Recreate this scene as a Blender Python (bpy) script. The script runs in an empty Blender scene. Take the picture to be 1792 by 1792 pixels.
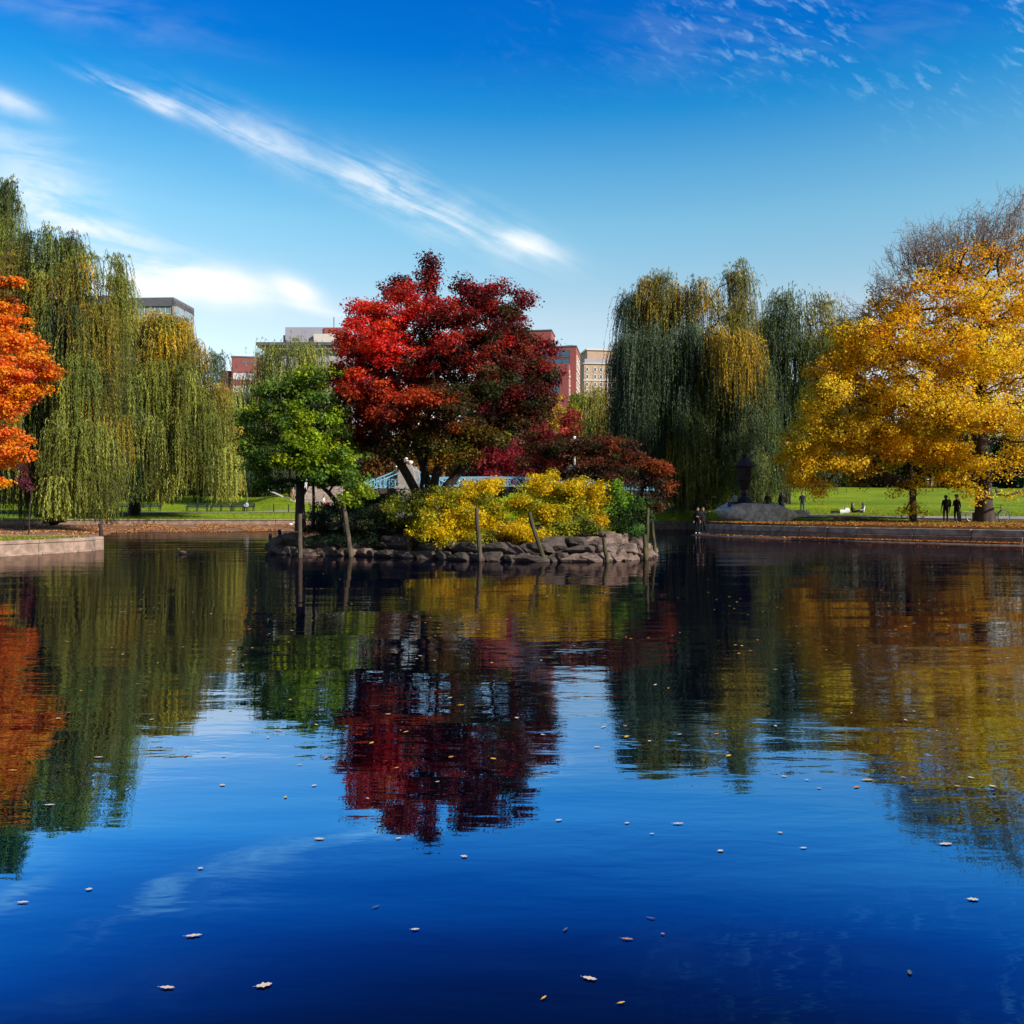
import bpy, bmesh, math, random
import numpy as np
from mathutils import Vector, Matrix, noise as mnoise
R = math.radians
SC = bpy.context.scene
COL = SC.collection

# ------------------------------------------------------------------ camera
F = 1500.0          # focal length in photo pixels (photo 1792 wide)
HOR = 883.0         # horizon row of the photo
CAMZ = 2.0
cam_d = bpy.data.cameras.new('camera')
cam = bpy.data.objects.new('camera', cam_d)
COL.objects.link(cam)
cam.location = (0, 0, CAMZ)
cam.rotation_euler = (R(90) - math.atan((896 - HOR) / F), 0, 0)
cam_d.sensor_width = 36
cam_d.lens = 36 * F / 1792
cam_d.clip_start = 0.1
cam_d.clip_end = 5000
SC.camera = cam

# ------------------------------------------------------------------ sun and exposure
SUN_DIR = Vector((0.83, -0.56, 0.0)).normalized() * math.cos(R(29)) + Vector((0, 0, math.sin(R(29))))
sun_d = bpy.data.lights.new('sun', 'SUN')
sun_d.energy = 5.0
sun_d.angle = R(0.5)
sun_d.color = (1.0, 0.90, 0.76)
sun = bpy.data.objects.new('sun', sun_d)
COL.objects.link(sun)
sun.rotation_euler = SUN_DIR.to_track_quat('Z', 'Y').to_euler()
SC.view_settings.view_transform = 'Standard'
SC.view_settings.look = 'None'
SC.view_settings.exposure = 0.40
SC.view_settings.gamma = 1.0

# ------------------------------------------------------------------ world: sky texture plus wispy clouds by direction
world = bpy.data.worlds.new('World')
SC.world = world
world.use_nodes = True
NT = world.node_tree
for n_ in list(NT.nodes):
    NT.nodes.remove(n_)


class G:
    """small wrapper to write node maths"""
    def __init__(s, nt): s.nt = nt
    def node(s, t, **k):
        n = s.nt.nodes.new(t)
        for a, b in k.items(): setattr(n, a, b)
        return n
    def put(s, sock, v):
        if isinstance(v, bpy.types.NodeSocket): s.nt.links.new(v, sock)
        else: sock.default_value = v
    def m(s, op, a, b=0.0, c=None, clamp=False):
        n = s.node('ShaderNodeMath', operation=op, use_clamp=clamp)
        s.put(n.inputs[0], a); s.put(n.inputs[1], b)
        if c is not None: s.put(n.inputs[2], c)
        return n.outputs[0]
    def xyz(s, x, y, z):
        n = s.node('ShaderNodeCombineXYZ')
        s.put(n.inputs[0], x); s.put(n.inputs[1], y); s.put(n.inputs[2], z)
        return n.outputs[0]
    def noise(s, vec, scale, detail=4, rough=0.5, dist=0.0):
        n = s.node('ShaderNodeTexNoise')
        s.put(n.inputs['Vector'], vec)
        n.inputs['Scale'].default_value = scale
        n.inputs['Detail'].default_value = detail
        n.inputs['Roughness'].default_value = rough
        n.inputs['Distortion'].default_value = dist
        return n.outputs['Fac']
    def ramp(s, f, stops, interp='LINEAR'):
        n = s.node('ShaderNodeValToRGB')
        n.color_ramp.interpolation = interp
        e = n.color_ramp.elements
        e[0].position, e[0].color = stops[0][0], tuple(stops[0][1]) + (1,)
        e[1].position, e[1].color = stops[-1][0], tuple(stops[-1][1]) + (1,)
        for p, c in stops[1:-1]:
            x = e.new(p); x.color = tuple(c) + (1,)
        s.put(n.inputs[0], f)
        return n.outputs[0]
    def mix(s, f, a, b, mode='MIX'):
        n = s.node('ShaderNodeMix', data_type='RGBA', blend_type=mode)
        s.put(n.inputs[0], f); s.put(n.inputs[6], a); s.put(n.inputs[7], b)
        return n.outputs[2]
    def smooth(s, v, lo, hi):
        n = s.node('ShaderNodeMapRange', interpolation_type='SMOOTHSTEP')
        s.put(n.inputs[0], v); n.inputs[1].default_value = lo; n.inputs[2].default_value = hi
        return n.outputs[0]


g = G(NT)
tc = g.node('ShaderNodeTexCoord')
sep = g.node('ShaderNodeSeparateXYZ')
nrm = g.node('ShaderNodeVectorMath', operation='NORMALIZE')
NT.links.new(tc.outputs['Generated'], nrm.inputs[0])
NT.links.new(nrm.outputs[0], sep.inputs[0])
DX, DY, DZ = sep.outputs
sky = g.node('ShaderNodeTexSky', sky_type='NISHITA')
sky.sun_disc = False
sky.sun_elevation = R(29)
sky.sun_rotation = math.atan2(SUN_DIR.x, SUN_DIR.y)
sky.air_density = 1.0
sky.dust_density = 0.4
sky.ozone_density = 2.5
# deeper, more polarised blue higher up
stops = [(0.0, (1.6, 1.45, 1.3)), (0.10, (1.75, 1.42, 1.2)), (.211, (1.66, 1.41, 1.13)), (.247, (1.34, 1.41, 1.17)), (.306, (1.02, 1.45, 1.28)), (.362, (.56, 1.26, 1.33)),
         (.415, (.10, .96, 1.36)), (.463, (.01, .68, 1.37)), (.505, (.002, .61, 1.40)), (.60, (.10, .42, 1.0)), (.75, (.30, .45, .7)), (1.0, (.40, .45, .55))]
tint = g.ramp(DZ, [(p, tuple(v / 2 for v in c)) for p, c in stops])
skyc = g.mix(1.0, g.mix(1.0, sky.outputs[0], (2, 2, 2, 1), 'MULTIPLY'), tint, 'MULTIPLY')
behind = g.smooth(g.m('MULTIPLY', DY, -1.0), -0.1, 0.5)      # the sky on the sun's side is paler
skyc = g.mix(behind, skyc, g.mix(1.0, sky.outputs[0], (.60, .56, .52, 1), 'MULTIPLY'))
# compass coordinates of the sky in front of the viewer
yy = g.m('MAXIMUM', DY, 0.08)
U = g.m('DIVIDE', DX, yy)
V = g.m('DIVIDE', DZ, yy)
front = g.smooth(DY, 0.05, 0.35)


WARP = g.noise(g.xyz(U, V, 3.1), 7.0, 4, 0.6)
CURD = g.noise(g.xyz(g.m('MULTIPLY', U, 0.6), V, 8.4), 20.0, 5, 0.6, 0.6)
SHARED = {}


def streaks(key):
    """noise drawn out along one wind direction, shared by several streaks"""
    if key not in SHARED:
        ang, sc, st = key
        c, s_ = math.cos(R(ang)), math.sin(R(ang))
        a = g.m('ADD', g.m('MULTIPLY', U, c), g.m('MULTIPLY', V, s_))
        b = g.m('SUBTRACT', g.m('MULTIPLY', V, c), g.m('MULTIPLY', U, s_))
        SHARED[key] = g.noise(g.xyz(g.m('MULTIPLY', a, 1.0 / st), b, ang * .3), sc, 5, 0.58, 0.5)
    return SHARED[key]


def band(px, py, ang, ln, wd, key, lo, hi, gain, sharp=1.0):
    """one streak of cirrus: soft ellipse broken by stretched noise"""
    u0, v0 = (px - 896) / F, (HOR - py) / F
    c, s_ = math.cos(R(ang)), math.sin(R(ang))
    du = g.m('SUBTRACT', U, u0); dv = g.m('SUBTRACT', V, v0)
    a = g.m('ADD', g.m('MULTIPLY', du, c), g.m('MULTIPLY', dv, s_))
    b = g.m('SUBTRACT', g.m('MULTIPLY', dv, c), g.m('MULTIPLY', du, s_))
    b2 = g.m('ADD', b, g.m('MULTIPLY', g.m('SUBTRACT', WARP, 0.5), wd / F * 2.2))
    qa = g.m('POWER', g.m('ABSOLUTE', g.m('DIVIDE', a, ln / F)), 2.0 * sharp)
    qb = g.m('POWER', g.m('ABSOLUTE', g.m('DIVIDE', b2, wd / F)), 2.0)
    e = g.m('EXPONENT', g.m('MULTIPLY', g.m('ADD', qa, qb), -1.0))
    n = g.m('ADD', streaks(key), g.m('MULTIPLY', g.m('SUBTRACT', CURD, 0.5), 0.45))
    return g.m('MULTIPLY', g.m('MULTIPLY', e, g.smooth(n, lo, hi)), gain)


KA = (-25, 58, 7); KB = (-10, 34, 5)
bands = [
    band(790, 372, -24.5, 200, 36, KA, 0.28, 0.80, 0.68, 1.5),      # bright head of the long streak
    band(925, 432, -14, 60, 19, KA, 0.05, 0.5, 0.60),
    band(540, 285, -26, 260, 32, KA, 0.25, 0.72, 0.45, 1.6),        # its fading middle
    band(380, 222, -26, 110, 16, KA, 0.25, 0.70, 0.30, 1.2),
    band(215, 156, -25, 95, 11, KA, 0.30, 0.74, 0.62, 1.2),         # its frayed tail
    band(285, 188, -22, 36, 12, KA, 0.0, 0.5, 0.55),
    band(325, 503, -5, 155, 30, KB, 0.06, 0.52, 1.25, 2.0),           # white bank low on the left
    band(95, 360, -24, 110, 44, KB, 0.22, 0.68, 0.85),
    band(230, 445, -14, 160, 18, KB, 0.30, 0.70, 0.85, 1.5),
    band(170, 400, -14, 150, 16, KA, 0.20, 0.60, 0.5),
    band(522, 508, -26, 44, 18, KB, 0.0, 0.42, 1.1),
    band(550, 540, -14, 70, 9, KB, 0.1, 0.55, 0.45),
    band(20, 175, -25, 60, 18, KA, 0.15, 0.65, 0.6),
    band(30, 250, -22, 150, 50, KB, 0.30, 0.75, 0.35),
    band(150, 15, -12, 210, 40, KB, 0.35, 0.80, 0.14),
    band(1350, 60, 8, 300, 75, KB, 0.40, 0.75, 0.08),
]
tot = bands[0]
for b_ in bands[1:]:
    tot = g.m('ADD', tot, b_)
# mackerel ripples high on the right
u0, v0 = (1640 - 896) / F, (HOR - 40) / F
du = g.m('SUBTRACT', U, u0); dv = g.m('SUBTRACT', V, v0)
c_, s_ = math.cos(R(-30)), math.sin(R(-30))
ra = g.m('ADD', g.m('MULTIPLY', du, c_), g.m('MULTIPLY', dv, s_))
rb = g.m('SUBTRACT', g.m('MULTIPLY', dv, c_), g.m('MULTIPLY', du, s_))
puff = g.noise(g.xyz(g.m('MULTIPLY', ra, 0.42), rb, 2.2), 90, 3, 0.55, 0.4)
big = g.noise(g.xyz(U, V, 5.0), 6.0, 2)
fall = g.m('EXPONENT', g.m('MULTIPLY', g.m('ADD', g.m('POWER', g.m('ABSOLUTE', g.m('DIVIDE', du, 0.30)), 2.0),
                                        g.m('POWER', g.m('ABSOLUTE', g.m('DIVIDE', dv, 0.085)), 2.0)), -1.0))
rip = g.m('MULTIPLY', g.m('MULTIPLY', g.smooth(puff, 0.5, 0.72), g.smooth(big, 0.38, 0.6)), g.m('MULTIPLY', fall, 0.30))
tot = g.m('MULTIPLY', g.m('MINIMUM', tot, 1.0), front)
skyc = g.mix(g.m('MULTIPLY', g.m('MULTIPLY', rip, 1.15), front), skyc, (4.6, 7.0, 8.2, 1))
skyc = g.mix(tot, skyc, (6.9, 7.1, 7.3, 1))
bg = g.node('ShaderNodeBackground')
bg.inputs['Strength'].default_value = 0.115
NT.links.new(skyc, bg.inputs['Color'])
outw = g.node('ShaderNodeOutputWorld')
NT.links.new(bg.outputs[0], outw.inputs[0])
world.cycles.sampling_method = 'MANUAL'
world.cycles.sample_map_resolution = 512
SC.cycles.max_bounces = 8
SC.cycles.diffuse_bounces = 4
SC.cycles.glossy_bounces = 3
SC.cycles.transmission_bounces = 3
SC.cycles.transparent_max_bounces = 4
SC.cycles.caustics_reflective = False
SC.cycles.caustics_refractive = False


# ------------------------------------------------------------------ helpers
def P(px, py, D):
    """a point of the place: bearing px, height row py, distance D metres"""
    return np.array([(px - 896) / F * D, D, CAMZ + (HOR - py) / F * D])


def tag(o, label=None, cat=None, group=None, kind=None):
    if label: o['label'] = label
    if cat: o['category'] = cat
    if group: o['group'] = group
    if kind: o['kind'] = kind
    return o


def empty(name, loc, rz=0.0):
    o = bpy.data.objects.new(name, None)
    COL.objects.link(o)
    o.location = loc
    o.rotation_euler = (0, 0, rz)
    o.empty_display_size = 0.2
    return o


def link(name, me, parent=None):
    o = bpy.data.objects.new(name, me)
    COL.objects.link(o)
    if parent is not None: o.parent = parent
    return o


def copy_tree(o, parent=None):
    c = o.copy()
    COL.objects.link(c)
    if parent is not None: c.parent = parent
    for ch in list(o.children):
        copy_tree(ch, c)
    return c


def quad_mesh(name, Vv, Fq, mat, parent=None, col=None, smooth=False, k=4):
    me = bpy.data.meshes.new(name)
    Vv = np.asarray(Vv, dtype=np.float32); Fq = np.asarray(Fq, dtype=np.int32)
    nf = len(Fq)
    me.vertices.add(len(Vv)); me.vertices.foreach_set('co', Vv.ravel())
    me.loops.add(nf * k); me.loops.foreach_set('vertex_index', Fq.ravel())
    me.polygons.add(nf)
    me.polygons.foreach_set('loop_start', np.arange(0, nf * k, k, dtype=np.int32))
    if smooth: me.polygons.foreach_set('use_smooth', np.ones(nf, dtype=bool))
    me.update(calc_edges=True)
    if col is not None:
        a = me.color_attributes.new('Col', 'FLOAT_COLOR', 'POINT')
        cc = np.ones((len(Vv), 4), dtype=np.float32); cc[:, :3] = col
        a.data.foreach_set('color', cc.ravel())
    if mat is not None: me.materials.append(mat)
    return link(name, me, parent)


def unit(a):
    return a / np.maximum(np.linalg.norm(a, axis=-1, keepdims=True), 1e-9)


class MB:
    """collects boxes, bars and turned shapes into one mesh"""
    def __init__(s): s.v = []; s.f = []; s.m = []
    def add(s, v, f, mi=0):
        o = len(s.v); s.v += [tuple(p) for p in v]
        s.f += [tuple(i + o for i in q) for q in f]; s.m += [mi] * len(f)
    def box(s, c, d, rz=0.0, mi=0, M=None):
        x, y, z = d[0] / 2, d[1] / 2, d[2] / 2
        v = [Vector(p) for p in ((-x, -y, -z), (x, -y, -z), (x, y, -z), (-x, y, -z), (-x, -y, z), (x, -y, z), (x, y, z), (-x, y, z))]
        Mx = Matrix.Rotation(rz, 3, 'Z') if M is None else M
        v = [Mx @ p + Vector(c) for p in v]
        s.add(v, [(0, 3, 2, 1), (4, 5, 6, 7), (0, 1, 5, 4), (1, 2, 6, 5), (2, 3, 7, 6), (3, 0, 4, 7)], mi)
    def bar(s, a, b, w, h=None, mi=0):
        a, b = Vector(a), Vector(b); d = b - a
        q = d.to_track_quat('Z', 'Y').to_matrix()
        s.box((a + b) / 2, (w, h or w, d.length), M=q, mi=mi)
    def tube(s, pts, rad, n=8, mi=0, cap=True):
        pts = [Vector(p) for p in pts]
        if not hasattr(rad, '__len__'): rad = [rad] * len(pts)
        v = []; f = []
        for i, p in enumerate(pts):
            t = (pts[min(i + 1, len(pts) - 1)] - pts[max(i - 1, 0)]).normalized()
            ref = Vector((0, 0, 1)) if abs(t.z) < 0.9 else Vector((1, 0, 0))
            a = t.cross(ref).normalized(); b = t.cross(a)
            for k in range(n):
                th = 2 * math.pi * k / n
                v.append(p + (a * math.cos(th) + b * math.sin(th)) * rad[i])
        for i in range(len(pts) - 1):
            for k in range(n):
                f.append((i * n + k, i * n + (k + 1) % n, (i + 1) * n + (k + 1) % n, (i + 1) * n + k))
        if cap:
            f.append(tuple(range(n))[::-1]); f.append(tuple((len(pts) - 1) * n + k for k in range(n)))
        s.add(v, f, mi)
    def lathe(s, prof, n=12, c=(0, 0, 0), mi=0, rot=0.0):
        v = []; f = []
        for r, z in prof:
            for k in range(n):
                th = 2 * math.pi * k / n + rot
                v.append((c[0] + r * math.cos(th), c[1] + r * math.sin(th), c[2] + z))
        m_ = len(prof)
        for i in range(m_ - 1):
            for k in range(n):
                f.append((i * n + k, i * n + (k + 1) % n, (i + 1) * n + (k + 1) % n, (i + 1) * n + k))
        f.append(tuple(range(n))[::-1]); f.append(tuple((m_ - 1) * n + k for k in range(n)))
        s.add(v, f, mi)
    def build(s, name, mats, parent=None, bevel=0.0, smooth=False):
        me = bpy.data.meshes.new(name)
        me.from_pydata([tuple(p) for p in s.v], [], s.f)
        if not isinstance(mats, (list, tuple)): mats = [mats]
        for m_ in mats: me.materials.append(m_)
        me.polygons.foreach_set('material_index', s.m)
        if bevel:
            bm = bmesh.new(); bm.from_mesh(me)
            bmesh.ops.bevel(bm, geom=[e for e in bm.edges if e.calc_face_angle(0) > 0.6], offset=bevel, segments=1, affect='EDGES')
            bm.to_mesh(me); bm.free()
        if smooth: me.polygons.foreach_set('use_smooth', [True] * len(me.polygons))
        me.update()
        return link(name, me, parent)


# ------------------------------------------------------------------ materials
def mat_new(name):
    m = bpy.data.materials.new(name); m.use_nodes = True
    nt = m.node_tree
    for n in list(nt.nodes): nt.nodes.remove(n)
    q = G(nt)
    out = q.node('ShaderNodeOutputMaterial')
    return m, q, out


def simple(name, c, rough=0.7, metal=0.0, var=0.25, scale=6.0, bump=0.0, c2=None, spec=0.4, obj=True):
    m, q, out = mat_new(name)
    t = q.node('ShaderNodeTexCoord')
    n1 = q.noise(t.outputs['Object'], scale, 6, 0.6)
    c2 = c2 or tuple(x * (1 - var) for x in c)
    f = q.smooth(n1, 0.35, 0.65)
    b = q.node('ShaderNodeBsdfPrincipled')
    q.put(b.inputs['Base Color'], q.mix(f, tuple(c) + (1,), tuple(c2) + (1,)))
    b.inputs['Roughness'].default_value = rough
    b.inputs['Metallic'].default_value = metal
    b.inputs['Specular IOR Level'].default_value = spec
    if bump:
        bn = q.node('ShaderNodeBump'); bn.inputs['Strength'].default_value = 1.0
        bn.inputs['Distance'].default_value = bump
        q.put(bn.inputs['Height'], q.noise(t.outputs['Object'], scale * 2.2, 8, 0.65))
        q.put(b.inputs['Normal'], bn.outputs[0])
    q.put(out.inputs[0], b.outputs[0])
    return m


def leaf_mat(name, trans=0.35, rough=0.55, sat=1.0):
    m, q, out = mat_new(name)
    a = q.node('ShaderNodeAttribute', attribute_name='Col')
    b = q.node('ShaderNodeBsdfPrincipled')
    q.put(b.inputs['Base Color'], a.outputs['Color'])
    b.inputs['Roughness'].default_value = rough
    b.inputs['Specular IOR Level'].default_value = 0.25
    t = q.node('ShaderNodeBsdfTranslucent')
    q.put(t.inputs['Color'], a.outputs['Color'])
    mx = q.node('ShaderNodeMixShader'); mx.inputs[0].default_value = trans
    q.put(mx.inputs[1], b.outputs[0]); q.put(mx.inputs[2], t.outputs[0])
    q.put(out.inputs[0], mx.outputs[0])
    return m


LEAF = leaf_mat('leaf', 0.5)
WLEAF = leaf_mat('willow leaf', 0.22)
LITTER = leaf_mat('dry leaf', 0.1, 0.8)


def bark_mat(name, c, c2, scale=5):
    m, q, out = mat_new(name)
    t = q.node('ShaderNodeTexCoord')
    mp = q.node('ShaderNodeMapping'); mp.inputs['Scale'].default_value = (1, 1, 0.22)
    q.put(mp.inputs[0], t.outputs['Object'])
    n1 = q.noise(mp.outputs[0], scale, 8, 0.7)
    b = q.node('ShaderNodeBsdfPrincipled')
    q.put(b.inputs['Base Color'], q.mix(q.smooth(n1, 0.35, 0.65), c + (1,), c2 + (1,)))
    b.inputs['Roughness'].default_value = 0.9
    bn = q.node('ShaderNodeBump'); bn.inputs['Distance'].default_value = 0.05
    q.put(bn.inputs['Height'], n1); q.put(b.inputs['Normal'], bn.outputs[0])
    q.put(out.inputs[0], b.outputs[0])
    return m


BARK = bark_mat('dark bark', (0.035, 0.026, 0.022), (0.012, 0.009, 0.008))
BARK_G = bark_mat('grey brown bark', (0.075, 0.055, 0.045), (0.028, 0.02, 0.018), 3)
POSTWOOD = bark_mat('weathered post wood', (0.12, 0.09, 0.07), (0.04, 0.036, 0.022), 9)
MOSSWOOD = bark_mat('mossy post wood', (0.09, 0.08, 0.03), (0.03, 0.03, 0.014), 8)


# ------------------------------------------------------------------ water
def make_water():
    m, q, out = mat_new('pond water')
    t = q.node('ShaderNodeTexCoord')
    mp = q.node('ShaderNodeMapping'); mp.inputs['Scale'].default_value = (0.35, 1.0, 1.0)
    mp.inputs['Rotation'].default_value = (0, 0, R(4))
    q.put(mp.inputs[0], t.outputs['Object'])
    mp2 = q.node('ShaderNodeMapping'); mp2.inputs['Scale'].default_value = (0.30, 1.0, 1.0)
    mp2.inputs['Rotation'].default_value = (0, 0, R(-14))
    q.put(mp2.inputs[0], t.outputs['Object'])
    swell = q.noise(mp2.outputs[0], 0.55, 2, 0.4)
    rip = q.noise(mp.outputs[0], 3.4, 3, 0.55, 0.2)
    fine = q.noise(t.outputs['Object'], 9.0, 2, 0.5)
    patch = q.smooth(q.noise(t.outputs['Object'], 0.10, 2, 0.5), 0.38, 0.62)
    sp = q.node('ShaderNodeSeparateXYZ'); q.put(sp.inputs[0], t.outputs['Object'])
    near = q.smooth(sp.outputs[1], 3.0, 8.0)     # water is smoothest by the sheltered near bank
    amp = q.m('MULTIPLY', q.m('MULTIPLY_ADD', patch, 0.8, 0.35), q.m('MULTIPLY_ADD', near, 0.6, 0.4))
    h = q.m('MULTIPLY', swell, 0.026)
    h = q.m('ADD', h, q.m('MULTIPLY', q.m('MULTIPLY', rip, amp), 0.0060))
    h = q.m('ADD', h, q.m('MULTIPLY', q.m('MULTIPLY', fine, amp), 0.0004))
    bn = q.node('ShaderNodeBump'); bn.inputs['Strength'].default_value = 1.0
    bn.inputs['Distance'].default_value = 1.0
    q.put(bn.inputs['Height'], h)
    lw = q.node('ShaderNodeLayerWeight'); lw.inputs['Blend'].default_value = 0.5
    q.put(lw.inputs['Normal'], bn.outputs[0])
    face = lw.outputs['Facing']            # 1 - cosine of the angle of view
    refl = q.ramp(face, [(0.0, (.03,) * 3), (0.46, (.06,) * 3), (0.50, (.11,) * 3), (0.56, (.33,) * 3), (0.66, (.74,) * 3), (0.74, (.74,) * 3), (0.80, (.66,) * 3), (0.86, (.50,) * 3), (1.0, (.54,) * 3)])
    gl = q.node('ShaderNodeBsdfGlossy'); gl.inputs['Roughness'].default_value = 0.004
    q.put(gl.inputs['Color'], q.ramp(face, [(0.45, (.10, .48, .85)), (0.57, (.12, .46, 1.0)), (0.67, (.19, .58, 1.0)), (0.72, (.36, .62, 1.0)), (0.80, (.60, .76, .95)), (0.86, (.90, .80, .72)), (1.0, (.92, .82, .74))]))
    q.put(gl.inputs['Normal'], bn.outputs[0])
    df = q.node('ShaderNodeBsdfDiffuse')
    murk = q.noise(mp.outputs[0], 1.1, 5, 0.6, 1.0)
    q.put(df.inputs['Color'], q.mix(q.smooth(murk, 0.5, 0.8), (0.0006, 0.0016, 0.009, 1), (0.003, 0.006, 0.018, 1)))
    mx = q.node('ShaderNodeMixShader')
    q.put(mx.inputs[0], refl); q.put(mx.inputs[1], df.outputs[0]); q.put(mx.inputs[2], gl.outputs[0])
    q.put(out.inputs[0], mx.outputs[0])
    o = quad_mesh('water', [(-220, -30, 0), (220, -30, 0), (220, 190, 0), (-220, 190, 0)], [(0, 1, 2, 3)], m)
    tag(o, kind='structure')


make_water()

# ------------------------------------------------------------------ ground: one sheet behind the shoreline
SH = [(-6000, 34), (-1500, 60), (-400, 71), (100, 71), (545, 71), (640, 72), (655, 128), (1128, 128), (1140, 69), (1218, 69), (1240, 56), (1300, 52.6), (1400, 49.6), (1500, 47.2),
      (1600, 45.2), (1700, 43.4), (1792, 42.0), (2200, 38), (3500, 30), (7500, 18)]


def shore(px):
    for (a, da), (b, db) in zip(SH, SH[1:]):
        if a <= px <= b:
            # straight wall between the two corners
            ua, ub, u = (a - 896) / F, (b - 896) / F, (px - 896) / F
            xa, xb = ua * da, ub * db
            den = (xb - xa) - u * (db - da)
            t = (u * da - xa) / den if abs(den) > 1e-9 else 0
            return da + t * (db - da)
    return 60.0


HR = [(0, .72), (58, .84), (62, 1.1), (72, 1.3), (100, 2.6), (150, 5.1), (200, 6), (400, 8), (4000, 30)]
HL = [(0, .70), (78, .84), (84, 1.15), (90, 1.18), (110, 2.5), (140, 4.5), (200, 5.5), (400, 7), (4000, 30)]


def hgt(px, D):
    wr = np.clip((px - 900) / 250, 0, 1)
    hr = np.interp(D, [a for a, _ in HR], [b for _, b in HR])
    hl = np.interp(D, [a for a, _ in HL], [b for _, b in HL])
    h = hr * wr + hl * (1 - wr)
    if 380 < px < 640:      # little knoll behind the benches
        h += 1.3 * math.exp(-((px - 500) / 45) ** 2) * math.exp(-((D - 103) / 9) ** 2)
    return h


def make_ground():
    cols = sorted(set(list(range(-6000, -400, 400)) + list(range(-400, 2200, 25)) + list(range(2200, 7600, 400)) + [a for a, _ in SH] + [654, 656, 1129, 1139, 1127, 1141, 640, 655, 1241]))
    offs = [0.25, 0.6, 1.2, 2.2, 3.5, 5, 7, 9, 12, 15, 18, 22, 26, 31, 37, 44, 52, 62, 75, 95, 130, 200, 400, 1200, 3500]
    V = []; C = []
    for px in cols:
        S = shore(px); u = (px - 896) / F
        V.append((u * S + 0, S + 0.25, -0.6)); C.append((0, 0, 0))
        for k in offs:
            D = S + k
            z = hgt(px, D)
            if k > 8 and D < 300: z += 0.10 * mnoise.noise(Vector((u * D * 0.12, D * 0.12, 0)))
            V.append((u * D, D, z))
            C.append((1.0 if (px > 1180 and D < 60) else (0.45 if D < 61 + 6 * mnoise.noise(Vector((px * .01, 0, 0))) and px > 1100 else 0), 0, 0))
    n = len(offs) + 1
    Fq = [(i * n + j, (i + 1) * n + j, (i + 1) * n + j + 1, i * n + j + 1) for i in range(len(cols) - 1) for j in range(n - 1)]
    m, q, out = mat_new('lawn')
    t = q.node('ShaderNodeTexCoord')
    a = q.node('ShaderNodeAttribute', attribute_name='Col')
    s3 = q.node('ShaderNodeSeparateColor'); q.put(s3.inputs[0], a.outputs['Color'])
    n1 = q.noise(t.outputs['Object'], 0.13, 6, 0.68)
    n2 = q.noise(t.outputs['Object'], 3.0, 6, 0.7)
    n3 = q.noise(t.outputs['Object'], 14.0, 3, 0.7)
    grass = q.mix(q.smooth(n1, 0.35, 0.65), (0.11, 0.21, 0.008, 1), (0.25, 0.34, 0.014, 1))
    grass = q.mix(q.m('MULTIPLY', q.smooth(n2, 0.4, 0.7), 0.6), grass, (0.10, 0.16, 0.008, 1))
    grass = q.mix(q.m('MULTIPLY', q.smooth(n3, 0.60, 0.72), 0.45), grass, (0.30, 0.20, 0.02, 1))
    earth = q.mix(q.smooth(n2, 0.4, 0.6), (0.16, 0.085, 0.03, 1), (0.09, 0.055, 0.025, 1))
    base = q.mix(q.smooth(q.m('ADD', s3.outputs[0], q.m('MULTIPLY', q.m('SUBTRACT', n2, 0.5), 0.9)), 0.45, 0.75), grass, earth)
    b = q.node('ShaderNodeBsdfPrincipled'); b.inputs['Roughness'].default_value = 0.95
    b.inputs['Specular IOR Level'].default_value = 0.1
    q.put(b.inputs['Base Color'], base)
    bn = q.node('ShaderNodeBump'); bn.inputs['Distance'].default_value = 0.06
    q.put(bn.inputs['Height'], q.noise(t.outputs['Object'], 7, 6, 0.7)); q.put(b.inputs['Normal'], bn.outputs[0])
    q.put(out.inputs[0], b.outputs[0])
    o = quad_mesh('ground', V, [f[::-1] for f in Fq], m, col=np.array(C), smooth=True)
    tag(o, kind='structure')


make_ground()
M_PATH = simple('path asphalt', (0.30, 0.28, 0.27), 0.9, var=0.2, scale=2)


def strip(name, px0, px1, Dn, Df, mat, dz=0.02, step=20):
    """a path laid on the ground between two distances"""
    V = []; k = 5
    pxs = np.arange(px0, px1 + 1, step)
    for px in pxs:
        a = Dn(px) if callable(Dn) else Dn
        b = Df(px) if callable(Df) else Df
        for j in range(k):
            D = a + (b - a) * j / (k - 1)
            V.append(((px - 896) / F * D, D, hgt(px, D) + dz + 0.06))
    Fq = [(i * k + j, i * k + j + 1, (i + 1) * k + j + 1, (i + 1) * k + j) for i in range(len(pxs) - 1) for j in range(k - 1)]
    o = quad_mesh(name, V, [f[::-1] for f in Fq], mat)
    tag(o, kind='structure')
    return o


strip('path', -200, 560, 84.5, 89.5, M_PATH)
strip('path', 1340, 2100, lambda p: float(np.interp(p, [1340, 1450, 1620, 2100], [61, 61.5, 60, 58])), lambda p: float(np.interp(p, [1340, 1400, 1500, 1620, 2100], [70, 67, 63.0, 62.0, 60.5])), M_PATH)
# ------------------------------------------------------------------ stone walls round the pond
M_GRAN = simple('grey granite', (0.42, 0.345, 0.305), 0.8, var=0.5, scale=2.3, bump=0.02)
M_GRANW = simple('warm granite', (0.38, 0.275, 0.225), 0.8, var=0.42, scale=2.8, bump=0.02)
M_GRAND = simple('damp granite', (0.25, 0.185, 0.155), 0.6, var=0.5, scale=3, bump=0.02)
M_LITTERBED = simple('leaf strewn gravel', (0.30, 0.15, 0.08), 0.95, var=0.5, scale=5, bump=0.05, c2=(0.17, 0.09, 0.055))


def poly_sample(pts, L):
    out = []
    for (a, b) in zip(pts, pts[1:]):
        a, b = Vector(a), Vector(b); d = (b - a).length; n = max(1, round(d / L))
        for i in range(n): out.append((a.lerp(b, i / n), a.lerp(b, (i + 1) / n)))
    return out


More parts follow.
